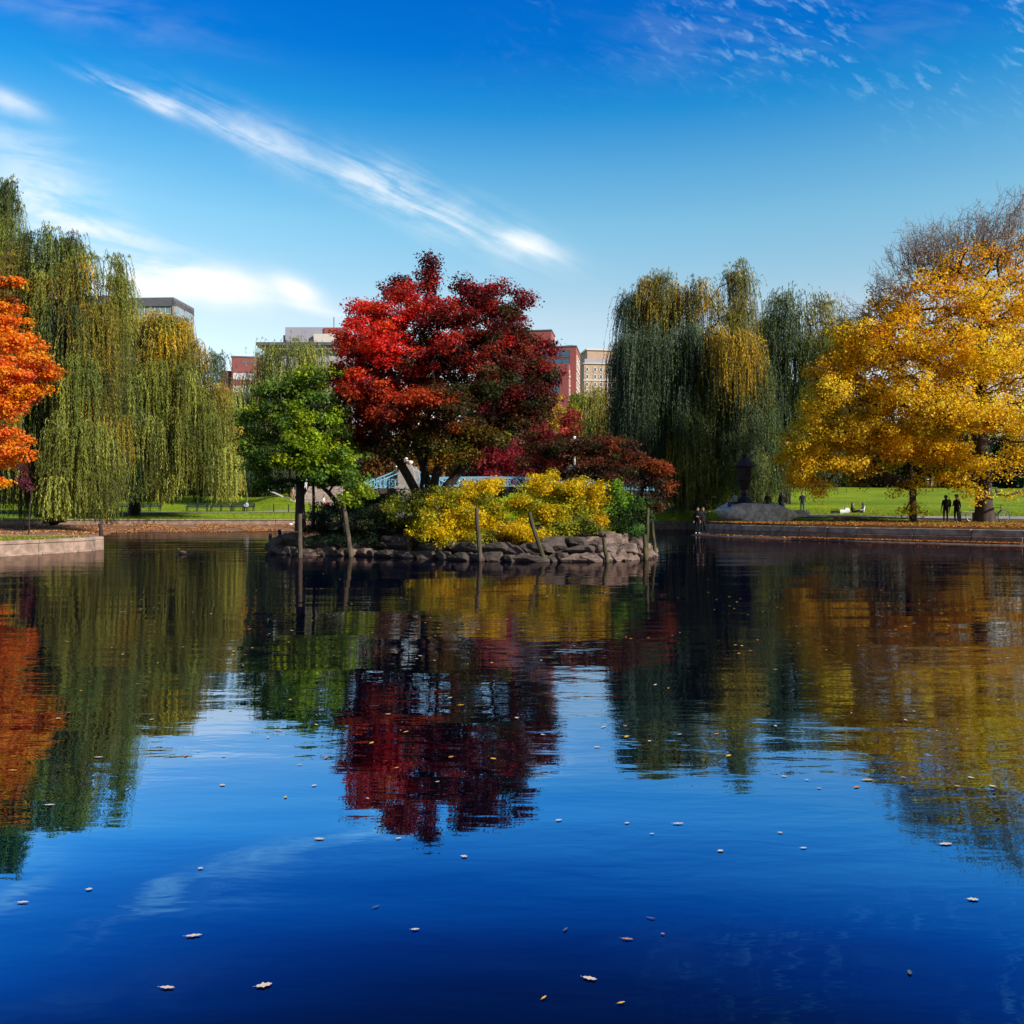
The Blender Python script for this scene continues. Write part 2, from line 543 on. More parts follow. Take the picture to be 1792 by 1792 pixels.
def stone_wall(name, label, pts, courses, L, mat, seed=1, gap=0.035, parts=()):
    """courses: (z0, z1, front, back, material) offsets measured from the line, pond side positive front"""
    rnd = random.Random(seed)
    root = empty(name, (pts[0][0], pts[0][1], 0))
    tag(root, label, 'retaining wall')
    org = Vector((pts[0][0], pts[0][1], 0))
    for ci, (nm, z0, z1, fr, bk, mt, LL, jit) in enumerate(courses):
        mb = MB()
        for k, (a, b) in enumerate(poly_sample(pts, LL)):
            d = b - a; L_ = d.length; t = d / L_; nrm_ = Vector((t.y, -t.x))
            if nrm_.dot(-a) < 0: nrm_ = -nrm_
            c = (a + b) / 2 + nrm_ * (fr - bk) / 2
            j = rnd.uniform(-jit, jit)
            mb.box((c.x + nrm_.x * j - org.x, c.y + nrm_.y * j - org.y, (z0 + z1) / 2 + j * 0.4), (L_ - gap if nm != 'backing' else L_, fr + bk, z1 - z0), math.atan2(t.y, t.x))
        mb.build(nm, mt, root, bevel=0.02 if nm != 'backing' else 0)
    return root


def shp(px_list):
    return [((p - 896) / F * shore(p), shore(p)) for p in px_list]


rw = [p for p in [1240, 1300, 1400, 1500, 1600, 1700, 1792, 2200, 3500]]
stone_wall('retaining_wall', 'grey granite wall in two courses edging the pond below the yellow trees', shp(rw), [
    ('coping', 0.40, 0.74, 0.05, 0.45, M_GRAN, 2.0, 0.012),
    ('lower_course', 0.03, 0.385, 0.16, 0.30, M_GRAND, 2.0, 0.012),
    ('backing', -0.5, 0.60, 0.0, 0.3, M_GRAND, 3.0, 0),
], 2.0, M_GRAN, 3)
stone_wall('retaining_wall', 'dark damp wall across the inlet under the tall green willow', [shp([1141])[0], shp([1218])[0], shp([1240])[0]], [
    ('coping', 0.38, 0.70, 0.05, 0.45, M_GRAND, 2.2, 0.01),
    ('lower_course', -0.3, 0.365, 0.18, 0.30, M_GRAND, 2.2, 0.01),
    ('backing', -0.5, 0.60, 0.0, 0.3, M_GRAND, 3.0, 0),
], 2.0, M_GRAN, 4)
stone_wall('retaining_wall', 'low warm granite wall behind the leafy beach below the benches', shp([-1500, -400, 545, 638]), [
    ('coping', 0.68, 0.80, 0.06, 0.5, M_GRANW, 3.0, 0.004),
    ('lower_course', 0.1, 0.67, 0.0, 0.4, M_GRANW, 3.0, 0.004),
], 2.0, M_GRANW, 5)
# the stone shelf at the water line where leaves gather
sh = MB()
pts = [Vector(p) for p in shp(rw)]
V = []
for i, p in enumerate(pts):
    t = (pts[min(i + 1, len(pts) - 1)] - pts[max(i - 1, 0)]).normalized(); nn = Vector((t.y, -t.x))
    if nn.dot(-p) < 0: nn = -nn
    w = 1.3 if i < 2 else 0.95 + 0.25 * (i > 3)
    V += [(p.x, p.y, 0.10), ((p + nn * w).x, (p + nn * w).y, 0.055), ((p + nn * (w + .05)).x, (p + nn * (w + .05)).y, -0.3)]
Fq = []
for i in range(len(pts) - 1):
    for j in range(2): Fq.append((i * 3 + j, i * 3 + j + 1, (i + 1) * 3 + j + 1, (i + 1) * 3 + j))
tag(quad_mesh('shore', V, [f[::-1] for f in Fq], M_GRAND), kind='structure')
SHELF = pts

# leafy beach under the left bank wall
V = []
bp = list(range(-1500, 100, 80)) + list(range(100, 660, 20)); rows = 9


def beach_near(p): return float(np.interp(p, [-1500, -200, 60, 150, 200, 240, 645, 660], [34, 38.5, 38.5, 45, 60, 62, 65, 66]))


def beach_z(p, D):
    a = beach_near(p); t = (D - a) / (71 - a)
    lo = float(np.interp(p, [100, 200], [0.30, -0.10]))
    return lo + (0.36 - lo) * min(1, t * 1.0) ** 0.8


for p in bp:
    a = beach_near(p)
    for j in range(rows):
        D = a + (70.9 - a) * j / (rows - 1)
        V.append(((p - 896) / F * D, D, beach_z(p, D) + 0.03 * mnoise.noise(Vector((p * .02, D * .3, 0)))))
Fq = [(i * rows + j, i * rows + j + 1, (i + 1) * rows + j + 1, (i + 1) * rows + j) for i in range(len(bp) - 1) for j in range(rows - 1)]
tag(quad_mesh('shore', V, [f[::-1] for f in Fq], M_LITTERBED, smooth=True), kind='structure')

# ------------------------------------------------------------------ grassy point on the left with its curved wall
PT = [(x - .65, y) for x, y in [(-33, 12.5), (-27, 19.5), (-22.2, 27), (-19.6, 32.0), (-18.45, 34.6), (-17.85, 36.2), (-17.65, 37.0), (-17.75, 37.8), (-18.2, 38.5), (-19.0, 39.0), (-20.5, 39.6), (-23, 40.2), (-30, 41)]]
stone_wall('retaining_wall', 'curved pale granite wall round the small grassy point', PT, [
    ('coping', 0.44, 0.58, 0.04, 0.36, M_GRANW, 2.4, 0.0),
    ('lower_course', -0.05, 0.437, 0.0, 0.36, M_GRANW, 2.4, 0.0),
    ('footing', -0.3, 0.07, 0.22, 0.2, M_GRANW, 2.4, 0.0),
], 2.0, M_GRANW, 6, gap=0.02)
bm = bmesh.new()
inner = [(-45, 12.5)] + PT + [(-45, 41)]
vs = []
for i, p in enumerate(inner):
    vs.append(bm.verts.new((p[0] - (0.3 if 0 < i < len(inner) - 1 else 0), p[1] - (0.25 if i > 8 else 0), 0.52)))
bm.faces.new(vs)
bmesh.ops.triangulate(bm, faces=bm.faces[:])
me = bpy.data.meshes.new('grass_bank'); bm.to_mesh(me); bm.free()
M_BANK, q, out = mat_new('worn turf')
t = q.node('ShaderNodeTexCoord')
n1 = q.noise(t.outputs['Object'], 0.5, 5, 0.65); n2 = q.noise(t.outputs['Object'], 9, 5, 0.7)
b = q.node('ShaderNodeBsdfPrincipled'); b.inputs['Roughness'].default_value = 0.95; b.inputs['Specular IOR Level'].default_value = 0.1
q.put(b.inputs['Base Color'], q.mix(q.smooth(n1, 0.4, 0.62), q.mix(n2, (0.08, 0.12, 0.01, 1), (0.15, 0.19, 0.02, 1)), (0.24, 0.13, 0.06, 1)))
q.put(out.inputs[0], b.outputs[0])
me.materials.append(M_BANK)
tag(link('ground', me), kind='structure')
GR = [(-6.0, 0), (6, 0)]

# ------------------------------------------------------------------ island
ISL = [(-10.2, 37.2), (-9.4, 35.0), (-8.0, 34.0), (-6.2, 33.6), (-3.7, 32.2), (-1.1, 30.6), (1.2, 30.2), (3.2, 30.3), (4.6, 31.7), (5.3, 33.5), (5.5, 36.5), (4.2, 40), (1, 42.5), (-3, 43.3), (-7, 42), (-9.8, 39.8)]
IC = Vector((-2.3, 36.6))


def isl_edge(s):
    """closed smooth outline, s in 0..1"""
    n = len(ISL); x = s * n; i = int(x) % n; f = x - int(x)
    p0, p1, p2, p3 = [Vector(ISL[(i + k) % n]) for k in (-1, 0, 1, 2)]
    return 0.5 * ((2 * p1) + (-p0 + p2) * f + (2 * p0 - 5 * p1 + 4 * p2 - p3) * f * f + (-p0 + 3 * p1 - 3 * p2 + p3) * f ** 3)


def isl_z(r): return 0.22 + 1.05 * (1 - r ** 2.2)


V = [(IC.x, IC.y, isl_z(0))]; nr, na = 10, 96
for i in range(1, nr + 1):
    r = i / nr
    for k in range(na):
        e = isl_edge(k / na); p = IC.lerp(e, r)
        z = isl_z(r) if i < nr else -0.4
        V.append((p.x, p.y, z + (0.08 * mnoise.noise(Vector((p.x, p.y, 0))) if i < nr else 0)))
bmf = [(0, 1 + k, 1 + (k + 1) % na) for k in range(na)]
for i in range(nr - 1):
    for k in range(na):
        bmf.append((1 + i * na + k, 1 + (i + 1) * na + k, 1 + (i + 1) * na + (k + 1) % na, 1 + i * na + (k + 1) % na))
me = bpy.data.meshes.new('island'); me.from_pydata(V, [], bmf)
M_SOIL = simple('dark soil', (0.045, 0.033, 0.022), 0.95, var=0.5, scale=3, bump=0.05)
me.materials.append(M_SOIL)
tag(link('island_ground', me), kind='structure')


# ------------------------------------------------------------------ rocks
def rock_mesh(name, d, seed, facets=9, sub=3, rough=0.05, mat=None):
    rnd = random.Random(seed)
    bm = bmesh.new()
    bmesh.ops.create_icosphere(bm, subdivisions=sub, radius=1.0)
    pl = []
    for _ in range(facets):
        n = Vector((rnd.gauss(0, 1), rnd.gauss(0, 1), rnd.gauss(0, 0.8))).normalized()
        pl.append((n, rnd.uniform(0.48, 0.74)))
    pl += [(Vector((0, 0, 1)), rnd.uniform(.55, .75)), (Vector((0, 0, -1)), .6), (Vector((rnd.uniform(-.2, .2), -1, rnd.uniform(-.1, .3))).normalized(), rnd.uniform(.55, .75))]
    off = Vector((rnd.random() * 50, 3, 7))
    for v in bm.verts:
        for n, dd in pl:
            e = v.co.dot(n) - dd
            if e > 0: v.co -= n * e * 0.99
        v.co += v.co.normalized() * (rough * 1.6 * mnoise.noise(v.co * 1.8 + off) + rough * 0.6 * mnoise.noise(v.co * 5 + off))
        v.co.x *= d[0] / 1.4; v.co.y *= d[1] / 1.4; v.co.z *= d[2] / 1.3
    me = bpy.data.meshes.new(name); bm.to_mesh(me); bm.free()
    me.materials.append(mat)
    return me


def rock_mat(name, c, c2, c3, sc=1.0):
    m, q, out = mat_new(name)
    t = q.node('ShaderNodeTexCoord')
    n1 = q.noise(t.outputs['Object'], 2.0 * sc, 8, 0.65); n2 = q.noise(t.outputs['Object'], 9 * sc, 6, 0.7)
    v = q.node('ShaderNodeTexVoronoi', feature='DISTANCE_TO_EDGE'); v.inputs['Scale'].default_value = 1.3 * sc
    q.put(v.inputs['Vector'], t.outputs['Object'])
    base = q.mix(q.smooth(n1, 0.38, 0.62), c + (1,), c2 + (1,))
    base = q.mix(q.m('MULTIPLY', q.smooth(n2, 0.55, 0.7), 0.7), base, c3 + (1,))
    b = q.node('ShaderNodeBsdfPrincipled'); b.inputs['Roughness'].default_value = 0.85
    q.put(b.inputs['Base Color'], base)
    bn = q.node('ShaderNodeBump'); bn.inputs['Distance'].default_value = 0.05 / sc
    q.put(bn.inputs['Height'], q.m('ADD', q.m('MULTIPLY', n1, 1.2), q.m('MULTIPLY', n2, 0.5))); q.put(b.inputs['Normal'], bn.outputs[0])
    q.put(out.inputs[0], b.outputs[0])
    return m


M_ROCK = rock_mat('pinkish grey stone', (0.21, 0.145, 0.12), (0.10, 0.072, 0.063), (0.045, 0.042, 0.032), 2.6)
M_ROCKD = rock_mat('stone darkened for shade', (0.085, 0.062, 0.055), (0.045, 0.036, 0.033), (0.035, 0.035, 0.025), 2.6)  # darker copy of the edging stone, shade under the shrubs put into its colour
M_BOULD = rock_mat('lichened boulder', (0.68, 0.63, 0.59), (0.36, 0.335, 0.31), (0.15, 0.14, 0.13), 1.6)

RM = [rock_mesh('rock', (1, 1, 1), 20 + k, facets=9 + k % 4, sub=4, mat=M_ROCK) for k in range(7)]
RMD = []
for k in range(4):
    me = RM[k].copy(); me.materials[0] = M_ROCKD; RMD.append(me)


def rock(x, y, z, sx, sy, sz, rz, me, label, group, name='rock'):
    o = link(name, me); o.location = (x, y, z); o.scale = (sx, sy, sz); o.rotation_euler = (0, 0, rz)
    tag(o, label, 'rock', group)
    return o


rnd = random.Random(11)
s = 0.0; k = 0
LBL_FRONT = 'squared stone in the front edging of the island at the waterline'
LBL_BACK = 'half hidden stone along the far edge of the island'
LBL_UP = 'shadowed stone in the upper course of the island edging'
for tier in (0, 1):
    s = 0.0
    while s < 1.0:
        e = isl_edge(s); e2 = isl_edge((s + 0.01) % 1); t = (e2 - e).normalized()
        w = rnd.uniform(0.42, 0.85) if tier == 0 else rnd.uniform(.5, 1.0)
        step = w * 0.92 / 40.5
        front = e.y < 36.5
        if tier == 1 and (not front or rnd.random() < .15): s += step; continue
        out_ = (e - IC).normalized(); oo = .08 if tier == 0 else -.38
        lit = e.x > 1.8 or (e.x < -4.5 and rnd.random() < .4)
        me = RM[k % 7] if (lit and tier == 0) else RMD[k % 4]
        z = (.11 if tier == 0 else .42) + rnd.uniform(-.05, .04)
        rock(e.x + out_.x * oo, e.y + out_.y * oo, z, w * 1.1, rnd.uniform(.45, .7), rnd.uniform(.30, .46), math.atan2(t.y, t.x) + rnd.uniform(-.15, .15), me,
             LBL_UP if tier else (LBL_FRONT if front else LBL_BACK), 'upper course stones of the island edging' if tier else ('stones edging the island at the waterline' if front else 'stones along the far edge of the island'))
        s += step; k += 1
# second tier, bigger dark blocks behind
for px, D, w, h, z in [(700, 33.4, 1.1, .5, .62), (968, 30.9, 1.1, .5, .62), (1012, 31.1, .9, .45, .62)]:
    rock((px - 896) / F * D, D, z, w, .9, h, rnd.uniform(-.2, .2), RMD[k % 4], 'large block in the second tier behind the waterline stones', 'second tier stones of the island'); k += 1
# heap at the right hand end
for px, D, z, w, h in [(1048, 31.2, .62, .9, .55), (1040, 30.7, .40, .7, .4), (1072, 31.3, .80, .75, .5), (1063, 30.7, .45, .9, .5), (1088, 31.6, .62, .8, .6), (1097, 31.2, .42, 1.0, .5), (1080, 30.6, .30, .8, .45),
                       (1110, 31.8, .48, .9, .55), (1106, 31.5, .25, 1.0, .45), (1120, 32.3, .35, .9, .5), (1122, 32.0, .18, .8, .4), (1066, 31.6, 1.0, .85, .35), (1093, 32.0, .90, .45, .35), (1116, 32.9, .55, .8, .5), (1030, 31.3, .75, .8, .4), (1052, 31.7, .9, .7, .35)]:
    rock((px - 896) / F * D, D, z * .86, w * .88, w * rnd.uniform(.6, .9), h * .92, rnd.uniform(-1, 1), RM[(k * 5) % 7], 'pale angular stone in the heap at the right end of the island', 'heaped stones at the right end of the island'); k += 1
for px, D, z, w, h in [(492, 36.3, .25, 1.0, .7), (508, 35.4, .45, 1.1, .8), (520, 34.8, .3, .8, .6), (500, 35.2, .12, .9, .5), (515, 34.6, .62, .7, .5)]:
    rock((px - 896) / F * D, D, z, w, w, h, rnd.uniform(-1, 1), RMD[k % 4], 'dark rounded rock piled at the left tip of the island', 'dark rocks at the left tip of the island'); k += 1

# boulder under the lantern
bm = bmesh.new()
bmesh.ops.create_icosphere(bm, subdivisions=5, radius=1.0)
for v in bm.verts:
    c = v.co
    x = c.x
    for n, dd in ((Vector((0, 0, 1)), .62), (Vector((-.75, -.2, .6)).normalized(), .80), (Vector((0, -1, .12)).normalized(), .72), (Vector((.55, -.2, .75)).normalized(), .80), (Vector((.2, -.8, .6)).normalized(), .82)):
        e = c.dot(n) - dd
        if e > 0: v.co -= n * e * 0.9
    v.co *= 1 + 0.07 * mnoise.noise(v.co * 1.6 + Vector((4, 1, 0))) + 0.025 * mnoise.noise(v.co * 6)
    v.co.x *= 2.65; v.co.y *= 1.5; v.co.z *= 1.0
me = bpy.data.meshes.new('boulder'); bm.to_mesh(me); bm.free(); me.materials.append(M_BOULD)
for p_ in me.polygons: p_.use_smooth = True
BD = 58.5
bo = link('boulder', me); bo.location = tuple(P(1322, 900, BD)); bo.location.z = 1.42
bo.rotation_euler = (0, R(3), 0)
tag(bo, 'huge flat topped grey boulder carrying the bronze lantern', 'boulder')
me = rock_mesh('rock', (2.2, .9, .5), 77, 4, 3, 0.04, M_BOULD)
o = link('rock', me); o.location = tuple(P(1384, 899, 59.5)); tag(o, 'low flat stone slab butting against the end of the boulder', 'rock')

# ------------------------------------------------------------------ posts in the water
POSTS = [((525, 899), (525, 979), 32.3, .13, 'upright round wooden post standing before the green tree trunk', 0),
         ((602, 884), (614, 976), 33.0, .14, 'grey post leaning left under the green tree', 0),
         ((713, 932), (718, 976), 32.3, .11, 'short mossy post between the dark juniper and the yellow shrub', 1),
         ((834, 889), (841, 983), 30.3, .12, 'tall peeling grey post in front of the yellow shrub', 0),
         ((926, 896), (953, 984), 29.9, .12, 'post leaning sharply left before the yellow shrub', 1),
         ((1056, 940), (1063, 984), 29.8, .11, 'short mossy post before the pale heaped stones', 1),
         ((1134, 890), (1131, 981), 31.5, .11, 'tall thin post at the right end, inner one of the crossed pair', 1),
         ((1139, 893), (1147, 976), 33.2, .11, 'tall thin post at the right end leaning outwards with a vine', 1),
         ((1128, 936), (1130, 981), 31.1, .13, 'stubby dark post tight against the right end of the island', 1),
         ((473, 934), (474, 966), 37.0, .12, 'short dark post standing in open water off the left tip', 2),
         ((489, 927), (490, 960), 38.5, .13, 'short dark post just behind the left tip rocks', 2),
         ((175, 916), (178, 950), 45.0, .16, 'dark post under the trailing end of the large willow', 2)]
for (tp, bt, D, r, lab, mk) in POSTS:
    r *= .72
    a = Vector(P(bt[0], 0, D)); a.z = -0.5
    b = Vector(P(tp[0], tp[1], D))
    b0 = Vector(P(bt[0], bt[1], D)); b0.z = 0
    dirv = (b - b0); a = b0 - dirv * (0.5 / dirv.z)
    mb = MB(); n = 9; pts_ = []; rr = []
    for i in range(n):
        f_ = i / (n - 1); p_ = (b - a) * f_
        pts_.append(p_ + Vector((.035 * mnoise.noise(Vector((i * .7, D, r * 40))), .03 * mnoise.noise(Vector((i * .6, 9, D))), 0)))
        rr.append(r * (1.05 - .25 * f_) * (1 + .12 * mnoise.noise(Vector((i * 1.3, D * 3, 2)))))
    mb.tube(pts_, rr, 9)
    o = mb.build('wooden_post', [POSTWOOD, MOSSWOOD, BARK][mk], smooth=False)
    o.location = a; tag(o, lab, 'post', 'wooden posts standing in the water round the island')

# ------------------------------------------------------------------ bridge far behind
BY = 108.0
M_BSTONE = simple('bridge stone', (0.33, 0.30, 0.29), 0.85, var=0.2, scale=1.5)
M_BDARK = simple('bridge brown stone', (0.075, 0.055, 0.05), 0.85, var=0.3, scale=1.0)
M_BLUE = simple('pale blue painted iron', (0.22, 0.50, 0.72), 0.5, var=0.1, scale=2)
M_WHITE = simple('white paint', (0.75, 0.75, 0.76), 0.5, var=0.06, scale=3)
M_GLOBE = simple('milk glass', (0.82, 0.82, 0.82), 0.2, var=0.02, scale=3)
br = empty('footbridge', (0, BY, 0))
tag(br, 'long stone footbridge with pale blue iron railings crossing behind the island', 'bridge')


def bz(x): return 4.25 - 0.0022 * (x + 3) ** 2 * 0.6


mb = MB()
xs = np.linspace(-21, 21, 29)
for a, b in zip(xs, xs[1:]):
    mb.box(((a + b) / 2, 0, bz((a + b) / 2) - .36), (b - a + .002, 4.6, .7))
mb.v = mb.v
mb.build('deck', M_BDARK, br)
for (xx, wid) in ((-18.7, 5.0), (18.3, 5.4)):
    mb = MB(); mb.box((xx, 0, 1.4), (wid, 4.8, 4.3)); mb.build('abutment', M_BDARK, br)
for px, tall in ((716, 0), (1003, 1)):
    x = (px - 896) / F * BY
    for yo in (-2.6, 2.6):
        mb = MB()
        mb.box((x, yo, 1.6), (2.5, 1.6, 4.6)); mb.box((x, yo, 4.05), (2.8, 1.8, 0.35)); mb.box((x, yo, 5.1), (2.1, 1.3, 1.8))
        mb.box((x, yo, 6.25), (1.85, 1.2, 0.6)); mb.box((x, yo, 6.7), (1.4, 1.0, 0.35))
        for z in (2.2, 3.0, 4.6, 5.4): mb.box((x, yo, z), (2.52 if z < 4 else 2.13, 1.62 if z < 4 else 1.33, .06))
        pr = mb.build('pier', M_BSTONE, br, bevel=0.04)
        if yo < 0:
            mb = MB()
            zt = 6.85 + (2.6 if tall else 0)
            mb.tube([(x, yo, 6.8), (x, yo, zt)], .12, 8); mb.tube([(x - .55, yo, zt), (x + .55, yo, zt)], .07, 6)
            mb.build('lamp_arm', M_WHITE, pr)
            for dx in (-.5, 0, .5):
                mb = MB(); mb.lathe([(0.02, -.28), (.2, -.2), (.3, 0), (.2, .2), (.02, .28)], 10, (x + dx, yo, zt + .35 + (0.35 if dx == 0 else 0)))
                mb.build('lamp_globe', M_GLOBE, pr, smooth=True)
for yo in (-2.2, 2.2):
    mb = MB()
    X = list(np.arange(-21, 21.1, 1.2))
    for a, b in zip(X, X[1:]):
        za, zb = bz(a), bz(b)
        mb.bar((a, yo, za + 1.15), (b, yo, zb + 1.15), .11); mb.bar((a, yo, za + .12), (b, yo, zb + .12), .1)
        mb.bar((a, yo, za), (a, yo, za + 1.15), .11)
        mb.bar((a, yo, za + .15), ((a + b) / 2, yo, za + 1.1), .06); mb.bar(((a + b) / 2, yo, za + .15), (a, yo, za + 1.1), .06)
        mb.bar(((a + b) / 2, yo, za + .15), (b, yo, za + 1.1), .06); mb.bar((b, yo, za + .15), ((a + b) / 2, yo, za + 1.1), .06)
    mb.build('railing', M_BLUE, br)
    for px in (716, 1003):
        x = (px - 896) / F * BY
        for sgn in (-1, 1):
            mb = MB()
            mb.bar((x + sgn * 0.9, yo - .15, 6.3), (x + sgn * 5.4, yo - .15, 4.5), .15)
            for j in (1.6, 2.8, 4.0): mb.bar((x + sgn * j, yo - .15, 4.2), (x + sgn * j, yo - .15, 6.3 - (j - .9) * .4), .08)
            mb.build('suspension_bar', M_BLUE, br)
# stairs at the left end
st = empty('stone_stairs', tuple(P(556, 896, 97)))
st.location.z = 1.6
tag(st, 'broad grey stone steps climbing to the left end of the footbridge', 'stairs')
mb = MB()
for i in range(15): mb.box((0, i * .34, i * .17 + .085 - .3), (4.2, .34, .17 + .6))
mb.build('steps', M_GRAN, st)
mb = MB(); mb.bar((-2.4, -.6, .7), (-2.4, 5.2, 3.5), .12); mb.bar((-2.4, -.6, 0.3), (-2.4, 5.2, 3.1), .1); mb.bar((-6.0, .2, 2.2), (-2.4, -.6, .7), .12)
for i in range(5): mb.bar((-2.4, i * 1.3 - .4, -.2 + i * .6), (-2.4, i * 1.3 - .4, .8 + i * .63), .08)
mb.build('handrail', M_WHITE, st)

# ------------------------------------------------------------------ city buildings above the trees
M_BRICK = simple('red brick', (0.30, 0.085, 0.085), 0.85, var=0.15, scale=0.6)
M_BRICK2 = simple('brown red brick', (0.24, 0.075, 0.08), 0.85, var=0.15, scale=0.6)
M_LIME = simple('beige limestone', (0.46, 0.33, 0.25), 0.85, var=0.12, scale=0.5)
M_CONC = simple('pale concrete', (0.34, 0.35, 0.44), 0.8, var=0.1, scale=0.4)
M_DARKM = simple('dark roof metal', (0.12, 0.13, 0.16), 0.5, var=0.2, scale=0.5)
M_TRIM = simple('window trim', (0.62, 0.58, 0.56), 0.7, var=0.05, scale=1)
M_GLASSB = simple('blue window glass', (0.06, 0.14, 0.24), 0.08, var=0.4, scale=0.15, spec=1.0)
M_GLASSC = simple('pale cyan glass', (0.24, 0.36, 0.42), 0.1, var=0.25, scale=0.2, spec=1.0)
M_BLIND = simple('white blind', (0.6, 0.62, 0.68), 0.4, var=0.15, scale=0.5)


M_TOWER = simple('grey tower stone', (0.25, 0.235, 0.25), 0.8, var=0.1, scale=0.4)


class Bld:
    def __init__(s, name, label, px, D, rz):
        s.D = D; s.rz = R(rz)
        loc = P(px, HOR, D); s.e = empty(name, (loc[0], loc[1], 4.0), s.rz)
        tag(s.e, label, 'building'); s.k = D / F
        s.wins = {}
    def z(s, py): return CAMZ + (HOR - py) * s.k - 4.0
    def part(s, name, mat, boxes, parent=None, bevel=0):
        mb = MB()
        for (x0, x1, y0, y1, z0, z1) in boxes: mb.box(((x0 + x1) / 2, (y0 + y1) / 2, (z0 + z1) / 2), (x1 - x0, y1 - y0, z1 - z0))
        return mb.build(name, mat, parent or s.e, bevel=bevel)
    def window(s, x, z, w, h, face='y', y=0.0, frame=M_TRIM, pane=M_GLASSB, split=1, fw=0.15):
        """frame on the front face (face y, at depth y) or on the right side (face x, at x=y)"""
        key = (w, h, face, frame.name, pane.name, split, fw)
        if key not in s.wins:
            mb = MB(); d = 0.16
            def bx(cx, cz, ww, hh, dep, off):
                if face == 'y': return ((cx, -off, cz), (ww, dep, hh))
                return ((off, cx, cz), (dep, ww, hh))
            for c in [(0, h / 2, w + fw, fw), (0, -h / 2, w + fw, fw * 1.5), (-w / 2, 0, fw, h), (w / 2, 0, fw, h)]:
                mb.box(*bx(*c, d, 0.03))
            for i in range(1, split): mb.box(*bx(-w / 2 + w * i / split, 0, fw * .7, h - fw, d, 0.03))
            f = mb.build('window', frame, s.e)
            mp_ = MB(); mp_.box(*bx(0, 0, w - fw * .5, h - fw * .5, 0.06, 0.02)); p_ = mp_.build('pane', pane, f)
            s.wins[key] = f
            o = f
        else:
            o = s.wins[key].copy(); COL.objects.link(o)
            for c in s.wins[key].children:
                c2 = c.copy(); COL.objects.link(c2); c2.parent = o
        o.location = (x, y, z) if face == 'y' else (y, x, z)
        return o


# glass office tower far left
b = Bld('office_tower', 'tall glass office tower with dark flat roof band behind the left willows', 305, 320, -3)
zt = b.z(521)
b.part('wall', M_GLASSC, [(-40, -0.6, 0.6, 18, -4, zt - 3.2)])
b.part('wall', M_TOWER, [(-.6, 0, 0, 18, -4, zt - .9)])
b.part('roof', M_DARKM, [(-40, 0, 0, 18.2, zt - 3.2, zt)])
b.part('roof', M_DARKM, [(-40, -22, 6, 14, zt + .003, zt + 2.5)])
for zz in (7.5, 14.5, 21.5):
    for yy_ in (5, 13): b.window(yy_, zt - zz + 3, 6.6, 3.0, 'x', 0.05, M_CONC, M_GLASSC, 3, .3)
mbx = MB()
for i in range(20): mbx.box((-1.5 - i * 2, .52, (zt - 3) / 2), (.12, .2, zt - 4))
for z_ in np.arange(zt - 6, 20, -3.6): mbx.box((-20, .50, z_), (39, .16, .25))
mbx.build('mullions', M_TRIM, b.e)

# small red brick block
b = Bld('brick_building', 'small red brick block with white blinds beside the far willow', 457, 230, 12)
zt = b.z(627)
b.part('wall', M_BRICK2, [(-7.5, 0, 0, 12, -4, zt)])
b.part('wall', M_BRICK2, [(-10.5, -7.503, 1, 12, -4, b.z(650))])
b.part('roof', M_DARKM, [(-7.7, .2, -.15, 12.1, zt + .003, zt + .35)])
b.part('chimney', M_DARKM, [(-1.6, -.9, 1, 2, zt + .36, zt + 1.7)])
b.part('louvre', M_DARKM, [(-4.8, -.4, -.06, .1, b.z(637), b.z(633))])
for r_, py in enumerate((660, 682)):
    b.window(-4.4, b.z(py), 5.6, 2.1, 'y', -.04, M_BRICK2, M_BLIND, 3, .25)

# grey white building with projecting roof
b = Bld('concrete_building', 'grey white building with wide roof slab and brick penthouse above the far willow', 585, 290, 0)
k_ = b.k
zt = b.z(602)
b.part('wall', M_CONC, [(-20, 8, 0, 20, -4, zt - 2.2)])
b.part('roof', M_DARKM, [(-25.5, 10, -3, 24, zt - 1.0, zt)])
b.part('soffit', M_CONC, [(-24, 9, -2, 22, zt - 2.2, zt - 1.003)])
b.part('penthouse', M_CONC, [(-17, -3.6, 2, 14, zt + .003, b.z(571)), (-18.2, -17.003, 4, 12, zt + .003, b.z(583))])
b.part('penthouse', M_BRICK, [(-3.597, 3.5, 1.5, 16, zt + .003, b.z(572))])
b.part('penthouse', M_TRIM, [(-7, 1.5, .6, 1.4, zt + .003, b.z(584))])
b.part('mast', M_DARKM, [(-1.0, -.75, 4, 4.25, b.z(571), b.z(551))])
b.part('mast', M_DARKM, [(6.2, 6.4, 4, 4.25, zt, b.z(568))])
b.part('louvre', M_DARKM, [(-14.5, -12.2, 1.9, 2.05, b.z(595), b.z(590))])
b.window(1.6, b.z(579), 1.0, 1.4, 'y', 1.45, M_DARKM, M_GLASSB, 1, .2)

